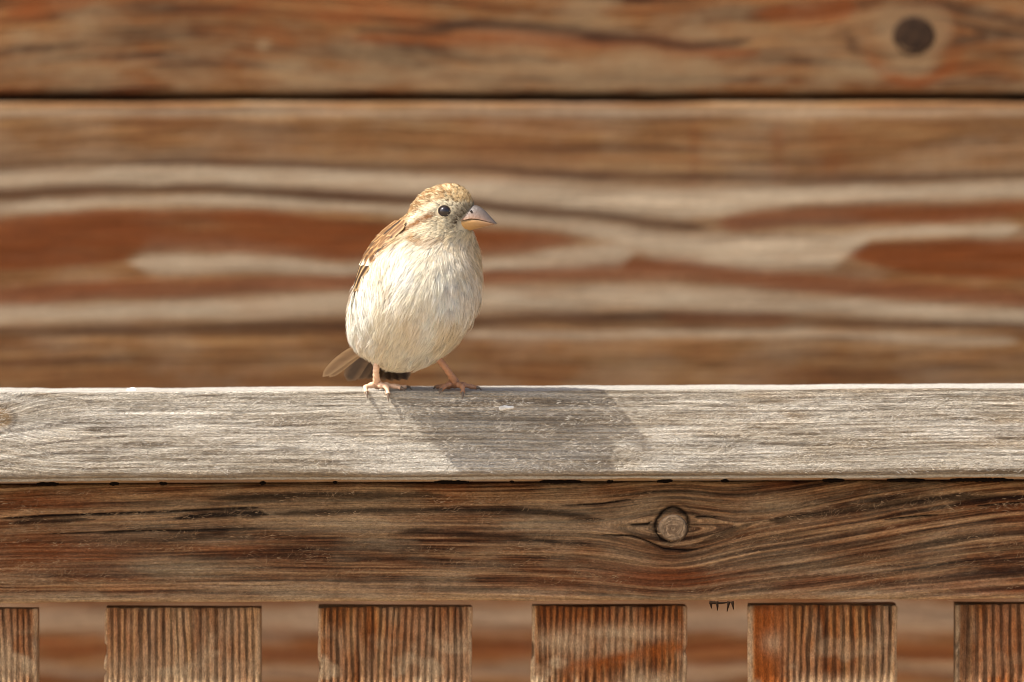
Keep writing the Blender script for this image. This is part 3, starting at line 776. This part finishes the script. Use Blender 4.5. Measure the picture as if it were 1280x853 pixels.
def head_local(p): q = p - HC; return q @ FH[0], q @ FH[1], q @ FH[2]
LATR = unit(np.array([-0.80, -0.60, 0]))        # the bird's own right
BUFF, CREAM, WHITE = L3(218, 188, 140), L3(244, 234, 210), L3(250, 246, 236)
CROWN, BROWN, DKB = L3(186, 152, 108), L3(166, 114, 62), L3(78, 56, 40)
def lerp(a, b, t): return a * (1 - t[..., None]) + b * t[..., None]
def plumage_colour(p, r):
    """albedo of the plumage at body points p (photo-pixel units), anatomical regions and some painted shade"""
    a, l, v = head_local(p); z = p[:, 2]; n = len(p)
    lat = (p - np.array([10, -5, 0])) @ LATR
    nz = fbm(p[:, 0] / 14 + 50, p[:, 2] / 14 + 50 + p[:, 1] / 20, 401)
    c = np.broadcast_to(CREAM, (n, 3)).copy()
    c = lerp(c, WHITE, smooth(.42, .62, fbm(p[:, 0] / 26 + 9, p[:, 2] / 40 + 9, 402)) * .7)
    # buff breast wash; its lean to the left flank paints the shaded side
    c = lerp(c, BUFF, .75 * smooth(120, 165, z) * smooth(-30, 40, -lat))
    c = lerp(c, BUFF, .55 * smooth(5, 70, -lat) * smooth(40, 90, z))
    c = lerp(c, BUFF, .28 * smooth(.48, .75, nz))
    # grey brown back
    dors = (p - np.array([2, 6, 101])) @ FB[2]
    c = lerp(c, BROWN, smooth(25, 50, dors) * (1 - smooth(185, 205, z)))
    # head
    hw = smooth(178, 192, z - .12 * (p[:, 0] - 40))
    hc = np.broadcast_to(L3(230, 215, 182), (n, 3)).copy()
    sup = 15.0 + .50 * (np.minimum(a, 20) - 13) - .25 * np.clip(a - 22, 0, 20)                                  # pale brow line
    crown = smooth(2, 7, v - sup)
    cr = np.where((r.random(n) < .24)[:, None], L3(222, 200, 158), np.where((r.random(n) < .4)[:, None], L3(158, 120, 78), CROWN))
    hc = hc * (1 - crown[:, None]) + cr * crown[:, None]
    hc = lerp(hc, L3(196, 168, 122), crown * smooth(12, 30, a) * .7)
    brow = np.exp(-((v - sup) / 6.5) ** 2) * smooth(18, 8, a)
    hc = lerp(hc, L3(246, 232, 200), brow)
    es = 5.5 + .52 * (a - 11)
    stripe = np.exp(-((v - es) / 4.6) ** 2) * smooth(15, 9, a)
    hc = lerp(hc, L3(150, 102, 58), stripe * .95)
    nape = smooth(-18, -34, a) * smooth(-6, 6, v - es)
    hc = lerp(hc, L3(190, 152, 104), nape * .6)
    cres = np.exp(-((v + 27 + .012 * (a - 8) ** 2 * -1) / 5.0) ** 2) * smooth(-25, -10, a) * smooth(30, 18, a)
    hc = lerp(hc, L3(172, 130, 80), cres * .95)  # brown cheek crescent, deepened with painted shade under the cheek
    side = smooth(-20, -32, a) * smooth(0, -8, v - es)
    hc = lerp(hc, L3(196, 158, 106), side * .7)
    sa, sv = np.array([29.0, -7.0]), np.array([41.0, 15.0]); ab = sv - sa
    tq = np.clip(((a - sa[0]) * ab[0] + (v - sa[1]) * ab[1]) / (ab @ ab), 0, 1)
    dl = np.hypot(a - sa[0] - tq * ab[0], v - sa[1] - tq * ab[1])
    lores = np.maximum(np.exp(-(dl / 3.8) ** 2), .6 * np.exp(-((a - 28) / 5.0) ** 2 - ((v - 3) / 4.0) ** 2))
    hc = lerp(hc, L3(72, 54, 38), np.clip(lores * 1.1, 0, 1) * (.35 + .65 * r.random(n)))
    front = np.exp(-((a - 33) / 7) ** 2 - ((v - 13) / 7) ** 2)
    hc = lerp(hc, L3(120, 98, 70), front * .7 * (.5 + .5 * r.random(n)))
    ring = np.exp(-((np.hypot(a - EYE_A, v - EYE_V) - 10.0) / 1.7) ** 2)
    hc = lerp(hc, L3(222, 206, 172), ring * .8)
    c = lerp(c, hc, hw)
    speck = r.random(n)
    c = np.where((speck < .14)[:, None] & (hw > .5)[:, None] & (v > 4)[:, None], c * .62, c)
    c = np.where((speck > .90)[:, None], c * 1.08, c)
    return np.clip(c * r.uniform(.94, 1.05, (n, 1)), 0, .93)

# eye position on the head, on the side turned to the camera
def surf_front(x, z):
    ys = np.arange(-140, 60, .5); p = np.stack([np.full_like(ys, x), ys, np.full_like(ys, z)], -1)
    return p[np.argmax(sdf(p) < 0)]
EYE = surf_front(46.6, 220.3); EN = grad(EYE[None])[0]
EYE_A, EYE_L, EYE_V = [float(x) for x in head_local(EYE[None])] if False else [float(x[0]) for x in head_local(EYE[None])]
BEAK0 = HC + FH[0] * 40 - FH[2] * 2

M_skin = vcol_mat('downy_body', rough=.9, spec=.1)
rb = np.random.default_rng(3)
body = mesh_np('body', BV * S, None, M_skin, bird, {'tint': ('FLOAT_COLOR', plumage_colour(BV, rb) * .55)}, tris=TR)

# --- plumage: every feather a small bundle of barbs lying along the feather tracts
def sample_surface(n, seed, wfun):
    r = np.random.default_rng(seed)
    A, Bq, Cq = BV[TR[:, 0]], BV[TR[:, 1]], BV[TR[:, 2]]
    cen = (A + Bq + Cq) / 3
    ar = np.linalg.norm(np.cross(Bq - A, Cq - A), axis=1) * wfun(cen)
    i = r.choice(len(TR), n, p=ar / ar.sum())
    u, v = r.random(n), r.random(n); f = u + v > 1; u[f], v[f] = 1 - u[f], 1 - v[f]
    return A[i] + (Bq[i] - A[i]) * u[:, None] + (Cq[i] - A[i]) * v[:, None]
def wing_edge(z): return np.interp(z, [60, 80, 92, 112, 146, 177, 196, 210], [24, 6, -11, -26, -35, -44, -40, -34])
def flow(p, n):
    hw = smooth(165, 200, p[:, 2] - .15 * (p[:, 0] - 40))
    fh = unit(p - BEAK0)
    fb = unit(-FB[0] + np.array([0, 0, -.25]) + TAIL * .3)
    cc = np.array([-10.0, 20, 60]) + np.array([36.0, -44, 125]) * ((p[:, 2] - 60) / 125)[:, None]
    al = np.degrees(np.arctan2(p[:, 1] - cc[:, 1], -(p[:, 0] - cc[:, 0]))) - wing_edge(p[:, 2])
    wn = (smooth(-50, -12, al) * smooth(30, 10, al) * smooth(80, 95, p[:, 2]))[:, None]
    fb = unit(fb * (1 - wn) + np.array([.20, -.12, -1.0]) * wn)
    d = fh * hw[:, None] + fb * (1 - hw)[:, None]
    return unit(d - n * np.sum(d * n, 1, keepdims=True))
def plumage(name, p, Lf, wf, lift, nb, seed, width=.42, parent=None, tint=None, ragged=.25):
    r = np.random.default_rng(seed); m = len(p); nseg = 4
    n = grad(p); t = flow(p, n); t = unit(t + r.normal(0, .10, (m, 3))); t = unit(t - n * np.sum(t * n, 1, keepdims=True))
    b = np.cross(n, t)
    Lg = Lf * r.uniform(.75, 1.2, m); wg = wf * r.uniform(.8, 1.2, m); la = lift * r.uniform(.5, 1.5, m) * np.where(r.random(m) < .08, 2.2, 1.0)
    c = plumage_colour(p, r) if tint is None else tint
    s = np.linspace(0, 1, nseg)
    j = np.linspace(-1, 1, nb)[None] + r.normal(0, .12, (m, nb))
    Lb = Lg[:, None] * (1 - .35 * j ** 2) * r.uniform(1 - ragged, 1 + ragged * .5, (m, nb))
    lat = wg[:, None, None] * j[..., None] * (.25 + .75 * np.sin(np.pi * .62 * s))[None, None]
    fwd = Lb[..., None] * s
    up = .4 + fwd * np.sin(la)[:, None, None] * (1 - .75 * s) + r.normal(0, .25, (m, nb, 1)) * s - (np.abs(j)[..., None] * wg[:, None, None] * .12)
    P = p[:, None, None] + t[:, None, None] * fwd[..., None] + b[:, None, None] * lat[..., None] + n[:, None, None] * up[..., None]
    # stay outside of the body where it curves away
    Pf = P.reshape(-1, 3); dd = sdf(Pf); gg = grad(Pf)
    want = np.broadcast_to(.35 + .5 * np.sin(la)[:, None, None] * fwd * (1 - .5 * s), dd.reshape(m, nb, nseg).shape).reshape(-1)
    low_ = dd < want
    Pf = np.where(low_[:, None], Pf + gg * (want - dd)[:, None], Pf)
    far = dd > want + 2.0
    Pf = np.where(far[:, None], Pf - gg * ((dd - want - 2.0) * .75)[:, None], Pf)
    P = Pf.reshape(m, nb, nseg, 3)
    roll = r.normal(0, .30, (m, nb, 1))
    sd = unit(b[:, None, None] * np.cos(roll)[..., None] + n[:, None, None] * np.sin(roll)[..., None])
    sd = np.broadcast_to(sd, P.shape)
    wd = np.broadcast_to(width * np.array([.8, 1.0, .8, .12]), (m, nb, nseg)) * r.uniform(.7, 1.2, (m, nb, 1))
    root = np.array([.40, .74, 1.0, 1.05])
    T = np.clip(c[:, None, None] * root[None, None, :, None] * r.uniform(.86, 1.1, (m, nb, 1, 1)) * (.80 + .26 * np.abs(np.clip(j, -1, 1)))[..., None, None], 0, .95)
    T = np.broadcast_to(T, P.shape)
    q = lambda x: np.ascontiguousarray(x).reshape(m * nb, nseg, -1)
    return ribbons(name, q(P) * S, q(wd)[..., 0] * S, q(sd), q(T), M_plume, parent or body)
M_plume = vcol_mat('plumage', rough=.75, spec=.15, trans=.22)
def hz(p): return p[:, 2] - .12 * (p[:, 0] - 40)
def on_wing(p):
    out = np.zeros(len(p), bool)
    for k, q in enumerate((p, p - 2 * ((p - np.array([10.0, -10, 100])) @ unit(np.array([-0.857, -0.515, 0])))[:, None] * unit(np.array([-0.857, -0.515, 0])))):
        c = np.array([-10.0, 20, 60]) + np.array([36.0, -44, 125]) * ((q[:, 2] - 60) / 125)[:, None]
        al = np.degrees(np.arctan2(q[:, 1] - c[:, 1], -(q[:, 0] - c[:, 0])))
        out |= (al > wing_edge(q[:, 2]) + 5 + 18 * k) & (al < 78) & (q[:, 2] > 92) & (q[:, 2] < 188)
    return out
p_head = sample_surface(5200, 11, lambda c: smooth(172, 185, c[:, 2] - .12 * (c[:, 0] - 40)))
a_, l_, v_ = head_local(p_head)
keepm = (np.hypot(a_ - EYE_A, v_ - EYE_V) > 8.6) & ~((a_ > 33 + .55 * np.clip(v_ + 4, 0, 22)) & (np.abs(l_) < 17) & (v_ > -12) & (v_ < 15))
p_head = p_head[keepm]; a_, v_ = a_[keepm], v_[keepm]
near = np.exp(-((a_ - 30) / 14) ** 2)
plumage('plumage', p_head, 9 - 4.0 * near, 2.3 - .8 * near, .28 + .1 * near, 12, 21, .28, ragged=.35)
p_br = sample_surface(3300, 12, lambda c: smooth(105, 125, c[:, 2]) * (1 - smooth(182, 196, c[:, 2] - .12 * (c[:, 0] - 40))))
p_br = p_br[~on_wing(p_br)]
plumage('plumage', p_br, 18, 4.6, .24, 18, 22, .29, ragged=.4)
p_be = sample_surface(3400, 13, lambda c: 1 - smooth(112, 130, c[:, 2]))
p_be = p_be[~on_wing(p_be)]
plumage('plumage', p_be, 26, 5.4, .22, 20, 23, .29, ragged=.45)
# loose flank tuft at the wing edge and the fluffy belly fringe
pf_ = sample_surface(620, 14, lambda c: np.exp(-((c[:, 2] - 84) / 26) ** 2) * smooth(-40, -66, c[:, 0]) * smooth(40, 10, np.abs(c[:, 1])))
plumage('plumage', pf_, 20, 4.0, .60, 18, 24, .27, ragged=.6)
pv_ = sample_surface(500, 15, lambda c: smooth(40, 24, c[:, 2]) * smooth(20, -15, c[:, 0]))
plumage('plumage', pv_, 22, 4.0, .50, 20, 25, .27, ragged=.6)

p_bg = sample_surface(260, 18, lambda c: (1 - smooth(120, 150, c[:, 2])) * smooth(28, 45, c[:, 2])); p_bg = p_bg[~on_wing(p_bg)]
plumage('plumage', p_bg, 34, 9.0, .26, 34, 28, .26, ragged=.35)
p_fl = sample_surface(700, 17, lambda c: 1 - smooth(186, 196, c[:, 2])); p_fl = p_fl[~on_wing(p_fl)]
plumage('plumage', p_fl, 15, 3.4, .75, 10, 27, .2, ragged=.6)
# longer feathers that lap over the leading edge of the folded wing
pe_ = sample_surface(2600, 16, lambda c: smooth(84, 96, c[:, 2]) * (1 - smooth(184, 198, c[:, 2])) * smooth(10, -20, c[:, 0]))
ce_ = np.array([-10.0, 20, 60]) + np.array([36.0, -44, 125]) * ((pe_[:, 2] - 60) / 125)[:, None]
ae_ = np.degrees(np.arctan2(pe_[:, 1] - ce_[:, 1], -(pe_[:, 0] - ce_[:, 0]))) - wing_edge(pe_[:, 2])
pe_ = pe_[(ae_ > -18) & (ae_ < -6 + 7 * rb.random(len(ae_)))]
plumage('plumage', pe_, 17, 4.4, .34, 18, 26, .28, ragged=.5)

# --- eyes
M_eye = NT('dark_wet_eye'); M_eye.p.inputs['Base Color'].default_value = (.012, .006, .004, 1)
M_eye.p.inputs['Roughness'].default_value = .05; M_eye.p.inputs['Specular IOR Level'].default_value = .6; M_eye = M_eye.m
M_lid = vcol_mat('eyelid_skin', rough=.6, spec=.3)
def sphere_np(c, rx, n=20):
    th = np.linspace(0, np.pi, n); ph = np.linspace(0, 2 * np.pi, n * 2, endpoint=False)
    V = np.array([[math.sin(t) * math.cos(q), math.sin(t) * math.sin(q), math.cos(t)] for t in th for q in ph]) * rx + c
    idx = np.arange(n * 2 * n).reshape(n, 2 * n); j2 = np.roll(idx, -1, 1)
    return V, np.stack([idx[:-1], idx[1:], j2[1:], j2[:-1]], -1).reshape(-1, 4)
for sgn in (1, -1):
    E0 = EYE if sgn == 1 else EYE - 2 * EYE_L * FH[1]
    en = EN if sgn == 1 else EN - 2 * (EN @ FH[1]) * FH[1]
    ec = E0 - en * 3.4
    V, q = sphere_np(ec, 7.6); eo = mesh_np('eye', V * S, q, M_eye, bird)
    t1 = unit(FH[0] - en * (FH[0] @ en)); t2 = np.cross(en, t1)
    for rad, tub, cc, hgt, nm in ((7.0, .95, L3(40, 29, 22), 3.6, 'eyelid'), (8.5, .6, L3(186, 166, 132), 3.5, 'eye_ring')):
        aa = np.linspace(0, 2 * np.pi, 36, endpoint=False); bb = np.linspace(0, 2 * np.pi, 8, endpoint=False); V = []
        for x in aa:
            d = t1 * math.cos(x) + t2 * math.sin(x) * .92
            for y in bb: V.append(ec + en * (hgt + tub * math.sin(y)) + d * (rad + tub * math.cos(y)))
        V = np.array(V); i2 = np.arange(len(V)).reshape(36, 8)
        q = np.stack([i2, np.roll(i2, -1, 0), np.roll(np.roll(i2, -1, 0), -1, 1), np.roll(i2, -1, 1)], -1).reshape(-1, 4)
        jit = np.random.default_rng(9).uniform(.45, 1.25, (len(V), 1))
        mesh_np(nm, V * S, q, M_lid, eo, {'tint': ('FLOAT_COLOR', cc * jit)})

# --- beak: two mandibles closed along the gape line
M_beak = vcol_mat('horn_beak', rough=.45, spec=.3, coat=.0, bump=(900, .6))
BF = unit(FH[0] + np.array([0, 0, .05])); BL = unit(np.cross((0, 0, 1.0), BF)); BU = np.cross(BF, BL)
BASE = HC + FH[0] * 30; BASE[2] = 0.0; TIPL = 49.0
def mandible(upper):
    n, k = 22, 17; V = []; T = []
    r = np.random.default_rng(2)
    for i in range(n):
        s = i / (n - 1)
        x = s * (TIPL if upper else TIPL - 3); d = (TIPL - x) * .9
        tom = float(np.interp(d, [0, 5, 13, 20, 28, 45], [204.3, 205.8, 208.3, 210.2, 211.0, 207.0]))
        wid = float(np.interp(d, [0, 1.5, 5, 10, 15, 28, 45], [.15, 1.3, 3.0, 5.2, 7.2, 11.5, 18.5]))
        if upper: hgt = float(np.interp(d, [0, 1.2, 2.6, 6, 10, 15, 20.6, 25, 31, 45], [.2, 1.0, 2.0, 4.8, 8.0, 12.0, 15.2, 16.6, 17.3, 18]))
        else: hgt = float(np.interp(d, [2, 5, 13, 20, 28, 36, 45], [.2, 2.0, 6.4, 9.8, 12.6, 13.0, 11])); wid *= .94; tom -= .8
        for j in range(k):
            a = math.pi * j / (k - 1)
            y = wid * math.cos(a); z = hgt * (1 - abs(math.cos(a)) ** 1.45) if upper else -hgt * math.sin(a) ** .9
            if j in (0, k - 1): z = 0
            V.append(BASE + FH[0] * np.array([1, 1, 0]) * x + BL * y + np.array([0, 0, 1.0]) * (tom + z))
            ht = math.sin(a)
            if upper:
                c = (L3(152, 108, 72) * (1 - s) + L3(96, 76, 64) * s) * (1 - ht) ** 1.1 + L3(70, 62, 57) * (1 - (1 - ht) ** 1.6)
                c = c * (1 - .45 * max(0, s - .7) / .3) if s > .7 else c
                if s < .10: c = c * (.4 + .6 * s / .10)
            else:
                c = L3(188, 144, 82) * (1 - s) + L3(140, 108, 84) * s
                c = c * (.55 + .45 * min(1, ht / .2))
                if s < .1: c = c * (.6 + .4 * s / .1)
            T.append(c * r.uniform(.94, 1.05))
    V = np.array(V); idx = np.arange(n * k).reshape(n, k); j2 = np.roll(idx, -1, 1)
    q = np.stack([idx[:-1], j2[:-1], j2[1:], idx[1:]], -1).reshape(-1, 4)
    if not upper: q = q[:, ::-1]
    return mesh_np('upper_beak' if upper else 'lower_beak', V * S, q, M_beak, bird, {'tint': ('FLOAT_COLOR', np.array(T))}, extra=[idx[-1]])
ub = mandible(True); mandible(False)
# nostril
NB = BASE + FH[0] * 17 + np.array([0, 0, 221.0])
V, q = sphere_np(NB - BL * 8.2, 1.5, 8); mesh_np('nostril', V * S, q, M_eye, ub)
V, q = sphere_np(NB + BL * 8.2, 1.5, 8); mesh_np('nostril', V * S, q, M_eye, ub)

# --- wings: every flight feather and covert a blade of its own
M_vane = vcol_mat('feather_vane', rough=.55, spec=.25, trans=.18)
def blade(name, line, nrm, wmax, centre, edge, parent, shape='round', tipc=None, edge_w=.30, droop=.12, lift=0.0):
    """feather blade along line (n,3); centre / edge colours across it"""
    n = len(line); k = 7; s = np.linspace(0, 1, n)
    if shape == 'round': w = wmax * np.clip(s / .18, .35, 1) ** .5 * np.sqrt(np.clip(1 - np.clip((s - .74) / .26, 0, 1) ** 2.2, 0.0, 1))
    else: w = wmax * np.clip(s / .2, .4, 1) ** .5 * np.sqrt(np.clip(1 - np.clip((s - .55) / .45, 0, 1) ** 2, 0.0, 1))
    w = np.maximum(w, .25)
    t = unit(np.gradient(line, axis=0)); b = unit(np.cross(nrm, t))
    V = []; T = []
    r = np.random.default_rng(int(abs(line[0].sum() * 91)) % 9999)
    for i in range(n):
        for j in range(k):
            x = -1 + 2 * j / (k - 1)
            V.append(line[i] + b[i] * w[i] * x + nrm[i] * (lift * s[i] - droop * w[i] * x * x + .35 * math.exp(-(x / .18) ** 2)))
            e = min(1, max(0, (abs(x) - (1 - edge_w * 2)) / (edge_w * 1.2)))
            c = centre * (1 - e) + edge * e
            if tipc is not None: u = float(smooth(.78, .92, s[i])); c = c * (1 - u) + tipc * u
            elif s[i] > .93: c = edge
            T.append(c * r.uniform(.86, 1.1))
    V = np.array(V); idx = np.arange(n * k).reshape(n, k)
    q = np.stack([idx[:-1, :-1], idx[1:, :-1], idx[1:, 1:], idx[:-1, 1:]], -1).reshape(-1, 4)
    return mesh_np(name, V * S, q, M_vane, parent, {'tint': ('FLOAT_COLOR', np.array(T))})
def cyl(al, z):
    """point on the body at height z, al degrees from the flank turned left towards the back"""
    al = np.radians(al); ax = np.array([-10.0, 20, 60]); bx = np.array([26.0, -24, 185]); c = ax + (bx - ax) * (z - 60) / 125
    d = np.array([-math.cos(al), math.sin(al), 0]); rr = np.arange(150, 2, -1.0)
    p = c + d * rr[:, None]; i = np.argmax(sdf(p) < 0)
    return p[i]
SAG_N = unit(np.array([-0.857, -0.515, 0])); SAG_P = np.array([10.0, -10, 100])
def mirror(p): return p - 2 * ((p - SAG_P) @ SAG_N)[..., None] * SAG_N
def wing_feather(par, side, o0, z0, o1, z1, wmax, h, cen, edg, tipc=None, free=0.0, shape='round', n=9, lift=0.0):
    s = np.linspace(0, 1, n); zz = z0 + (z1 - z0) * s
    if side < 0: o0 += 16; o1 += 16
    L = np.array([cyl(float(wing_edge(z)) + o0 + (o1 - o0) * x, z) for x, z in zip(s, zz)])
    if side < 0: L = project(mirror(L), 0)
    N = grad(L); L = L + N * (h + lift * s[:, None] ** 2)
    if free > 0:
        k = np.clip((s - .6) / .4, 0, 1)[:, None]; L = L + (np.array([.25, .95, -.25]) * free) * k ** 1.3
    return blade('feather', L, N, wmax, cen, edg, par, shape, tipc, edge_w=.22)
CEN, EDG, PALE = L3(58, 41, 30), L3(198, 166, 120), L3(238, 226, 200)
RUF = L3(166, 128, 84)
for side in (1, -1):
    # wing base: a patch of the folded arm lying on the body
    al = np.linspace(2, 110, 14); zz = np.linspace(192, 84, 16)
    base = np.array([[cyl(float(wing_edge(z)) + a + (14 if side < 0 else 0), z) for a in al] for z in zz]).reshape(-1, 3)
    if side < 0: base = project(mirror(base), 0)
    base = base + grad(base) * .6
    idx = np.arange(14 * 16).reshape(16, 14)
    q = np.stack([idx[:-1, :-1], idx[1:, :-1], idx[1:, 1:], idx[:-1, 1:]], -1).reshape(-1, 4)
    wg = mesh_np('wing', base * S, q, M_vane, bird, {'tint': ('FLOAT_COLOR', np.tile(L3(112, 80, 52), (len(base), 1)))})
    for i in range(9):          # primaries and secondaries
        o = 5 + i * 10
        wing_feather(wg, side, o, 140 - i * 1.5, o + 8 + i * 2, 88 - i * 3.0, 7.0, 2.0 + i * .25, CEN, EDG, free=12 + i * 6, n=12)
    for i in range(9):          # greater coverts
        o = 3 + i * 12
        wing_feather(wg, side, o, 166, o + 4, 120 - i * 1.5, 6.6, 3.2 + .15 * i, CEN, EDG)
    for i in range(9):          # median coverts with pale bar
        o = 4 + i * 12.5
        wing_feather(wg, side, o, 182, o + 2, 151, 6.4, 4.0 + .1 * i, L3(84, 58, 38), RUF, PALE)
    for k in range(4):          # lesser coverts and scapulars
        for i in range(9):
            o = 3 + i * 12.5 + (k % 2) * 6
            wing_feather(wg, side, o, 188 + k * 6 - i * .5, o + 2, 164 + k * 7, 5.0 + 1.6 * ((i * 5 + k * 3) % 4) / 3, 4.2 + .3 * k, L3(112, 80, 50) if (i * 2 + k) % 5 else CEN, L3(190, 152, 102), n=7)

# --- tail: a slightly opened fan of long feathers
tb = np.array([-40.0, 62, 52])
V, q, ex = tube_mesh(np.array([tb - TAIL * 26, tb, tb + TAIL * 22]) * S, np.array([20, 17, 9]) * S, 14, .55)
tail = mesh_np('tail', V, q, M_vane, bird, {'tint': ('FLOAT_COLOR', np.tile(L3(196, 176, 142), (len(V), 1)))}, extra=ex)
tips = [(-110, 112, 8), (-102, 122, 7), (-79, 132, 1), (-66, 142, 2), (-54, 148, 2), (-43, 152, 1), (-33, 153, 0), (-23, 150, 0), (-13, 145, 1), (-3, 137, 3)]
for i, tp in enumerate(tips):
    f = i / (len(tips) - 1)
    p0 = np.array([-50 + 26 * f, 50 + 10 * math.sin(f * math.pi), 52 - 4 * f]); p1 = np.array(tp, float)
    s = np.linspace(0, 1, 14)[:, None]
    line = p0 + (p1 - p0) * s + np.array([0, 0, 4.0]) * np.sin(s * np.pi)
    lay = abs(f - .5) * 2
    bt = np.array([np.interp(f, [0, .11, .22, .5, 1], x) for x in ([.62, .66, .75, 1, .9], [.25, .25, .3, .4, .4], [-.74, -.7, -.55, -.35, .15])])
    tt = unit(p1 - p0); nr = unit(np.cross(tt, bt)); nr = nr if nr[2] > 0 else -nr
    line = line + nr * (1.6 * (1 - lay))
    cc, ee = (L3(138, 108, 78), L3(176, 144, 106)) if i < 2 else (L3(84, 65, 50), L3(124, 97, 71))
    blade('tail_feather', line, np.tile(nr, (14, 1)), 7.6 if i < 2 else 11.0 if i < 5 else 9.0, cc, ee, tail, 'round' if i > 1 else 'lance', edge_w=.24, droop=.06)

# --- legs, toes and claws
M_leg = vcol_mat('scaly_leg', rough=.5, spec=.35, bump=(700, .5))
M_claw = vcol_mat('claw_horn', rough=.35, spec=.4)
def smooth_line(pts, n):
    P = np.array(pts, float); t = np.linspace(0, 1, len(P)); x = np.linspace(0, 1, n)
    out = np.zeros((n, 3))
    for i, xx in enumerate(x):                  # Catmull-Rom
        k = min(int(xx * (len(P) - 1)), len(P) - 2); u = xx * (len(P) - 1) - k
        a, b, c, d = P[max(k - 1, 0)], P[k], P[k + 1], P[min(k + 2, len(P) - 1)]
        out[i] = .5 * (2 * b + (c - a) * u + (2 * a - 5 * b + 4 * c - d) * u * u + (3 * b - a - 3 * c + d) * u ** 3)
    return out
def leg(shank, toes, tone):
    VV, QQ, EE, off = [], [], [], 0; claws = []
    def add(line, rad, ns=10):
        nonlocal off
        V, q, ex = tube_mesh(line, rad, ns); VV.append(V); QQ.append(q + off); EE.extend([e + off for e in ex]); off += len(V)
    toes = [([(x, y + 13, z - 5.5) for x, y, z in pts], r0 * 1.05) for pts, r0 in toes]; shank = shank[:-1] + [(shank[-1][0], shank[-1][1] + 13, shank[-1][2] - 5.0)]
    sl = smooth_line(shank, 48); x = np.linspace(0, 1, 48)
    add(sl, 4.1 + 1.8 * np.exp(-((x - 1) / .14) ** 2) + 1.8 * np.exp(-(x / .2) ** 2) + .28 * np.sin(x * 62))
    for pts, r0 in toes:
        tl = smooth_line(pts, 40); x = np.linspace(0, 1, 40)
        add(tl, r0 * (1.15 - .45 * x) * (1 + .16 * np.cos(x * 2 * np.pi * 3) + .06 * np.sin(x * 90)), 9)
        d = unit(tl[-1] - tl[-5]); e = tl[-1]
        cl = np.array([e - d * 1.5, e + d * 2.4 + np.array([0, 0, .1]), e + d * 5.0 + np.array([0, 0, -1.2]), e + d * 6.6 + np.array([0, 0, -3.6])])
        claws.append((smooth_line(cl, 9), r0 * .70))
    V = np.concatenate(VV)
    T = np.tile(tone, (len(V), 1)) * np.random.default_rng(4).uniform(.85, 1.12, (len(V), 1))
    lo_ = mesh_np('leg', V * S, np.concatenate(QQ), M_leg, bird, {'tint': ('FLOAT_COLOR', T)}, extra=EE)
    for line, r0 in claws:
        V, q, ex = tube_mesh(line, r0 * np.linspace(1, .12, 9), 7)
        mesh_np('claw', V * S, q, M_claw, lo_, {'tint': ('FLOAT_COLOR', np.tile(L3(104, 86, 70), (len(V), 1)))}, extra=ex)
LEGC = L3(216, 178, 146)
# y of the front edge of the rail in bird units is 0; feet stand just behind it
leg([(-36, 16, 52), (-38, 12, 34), (-40, 13, 18), (-39, 15, 7.5)],
    [([(-39, 15, 6), (-34, 8, 6.5), (-27, 1, 4.5), (-25, -4.5, -4)], 3.6), ([(-38, 15, 6), (-28, 13, 6.5), (-17, 10, 5.0), (-9, 5, 3.2)], 3.3),
     ([(-40, 15, 6), (-46, 9, 6.5), (-53, 4, 4.0), (-52, -3, -1.5)], 3.3), ([(-38, 16, 5.5), (-28, 24, 5), (-15, 29, 4.0), (-2, 27, 3.4)], 3.4)], LEGC)
leg([(26, 6, 50), (36, 8, 37), (48, 12, 22), (59, 16, 9)],
    [([(59, 16, 7), (64, 8, 7), (68, 1.5, 5), (68.5, -4.5, -2)], 3.6), ([(60, 16, 7), (69, 15, 6.5), (79, 15, 4.5), (86, 13, 3.4)], 3.2),
     ([(58, 16, 7), (51, 10, 7.5), (45, 4, 5.0), (42, -2, 2)], 3.3), ([(58, 17, 6.5), (50, 25, 5), (42, 33, 4), (36, 38, 3.4)], 3.4)], LEGC * np.array([.56, .42, .34]))  # this leg toned darker: the body's shade painted into its colour
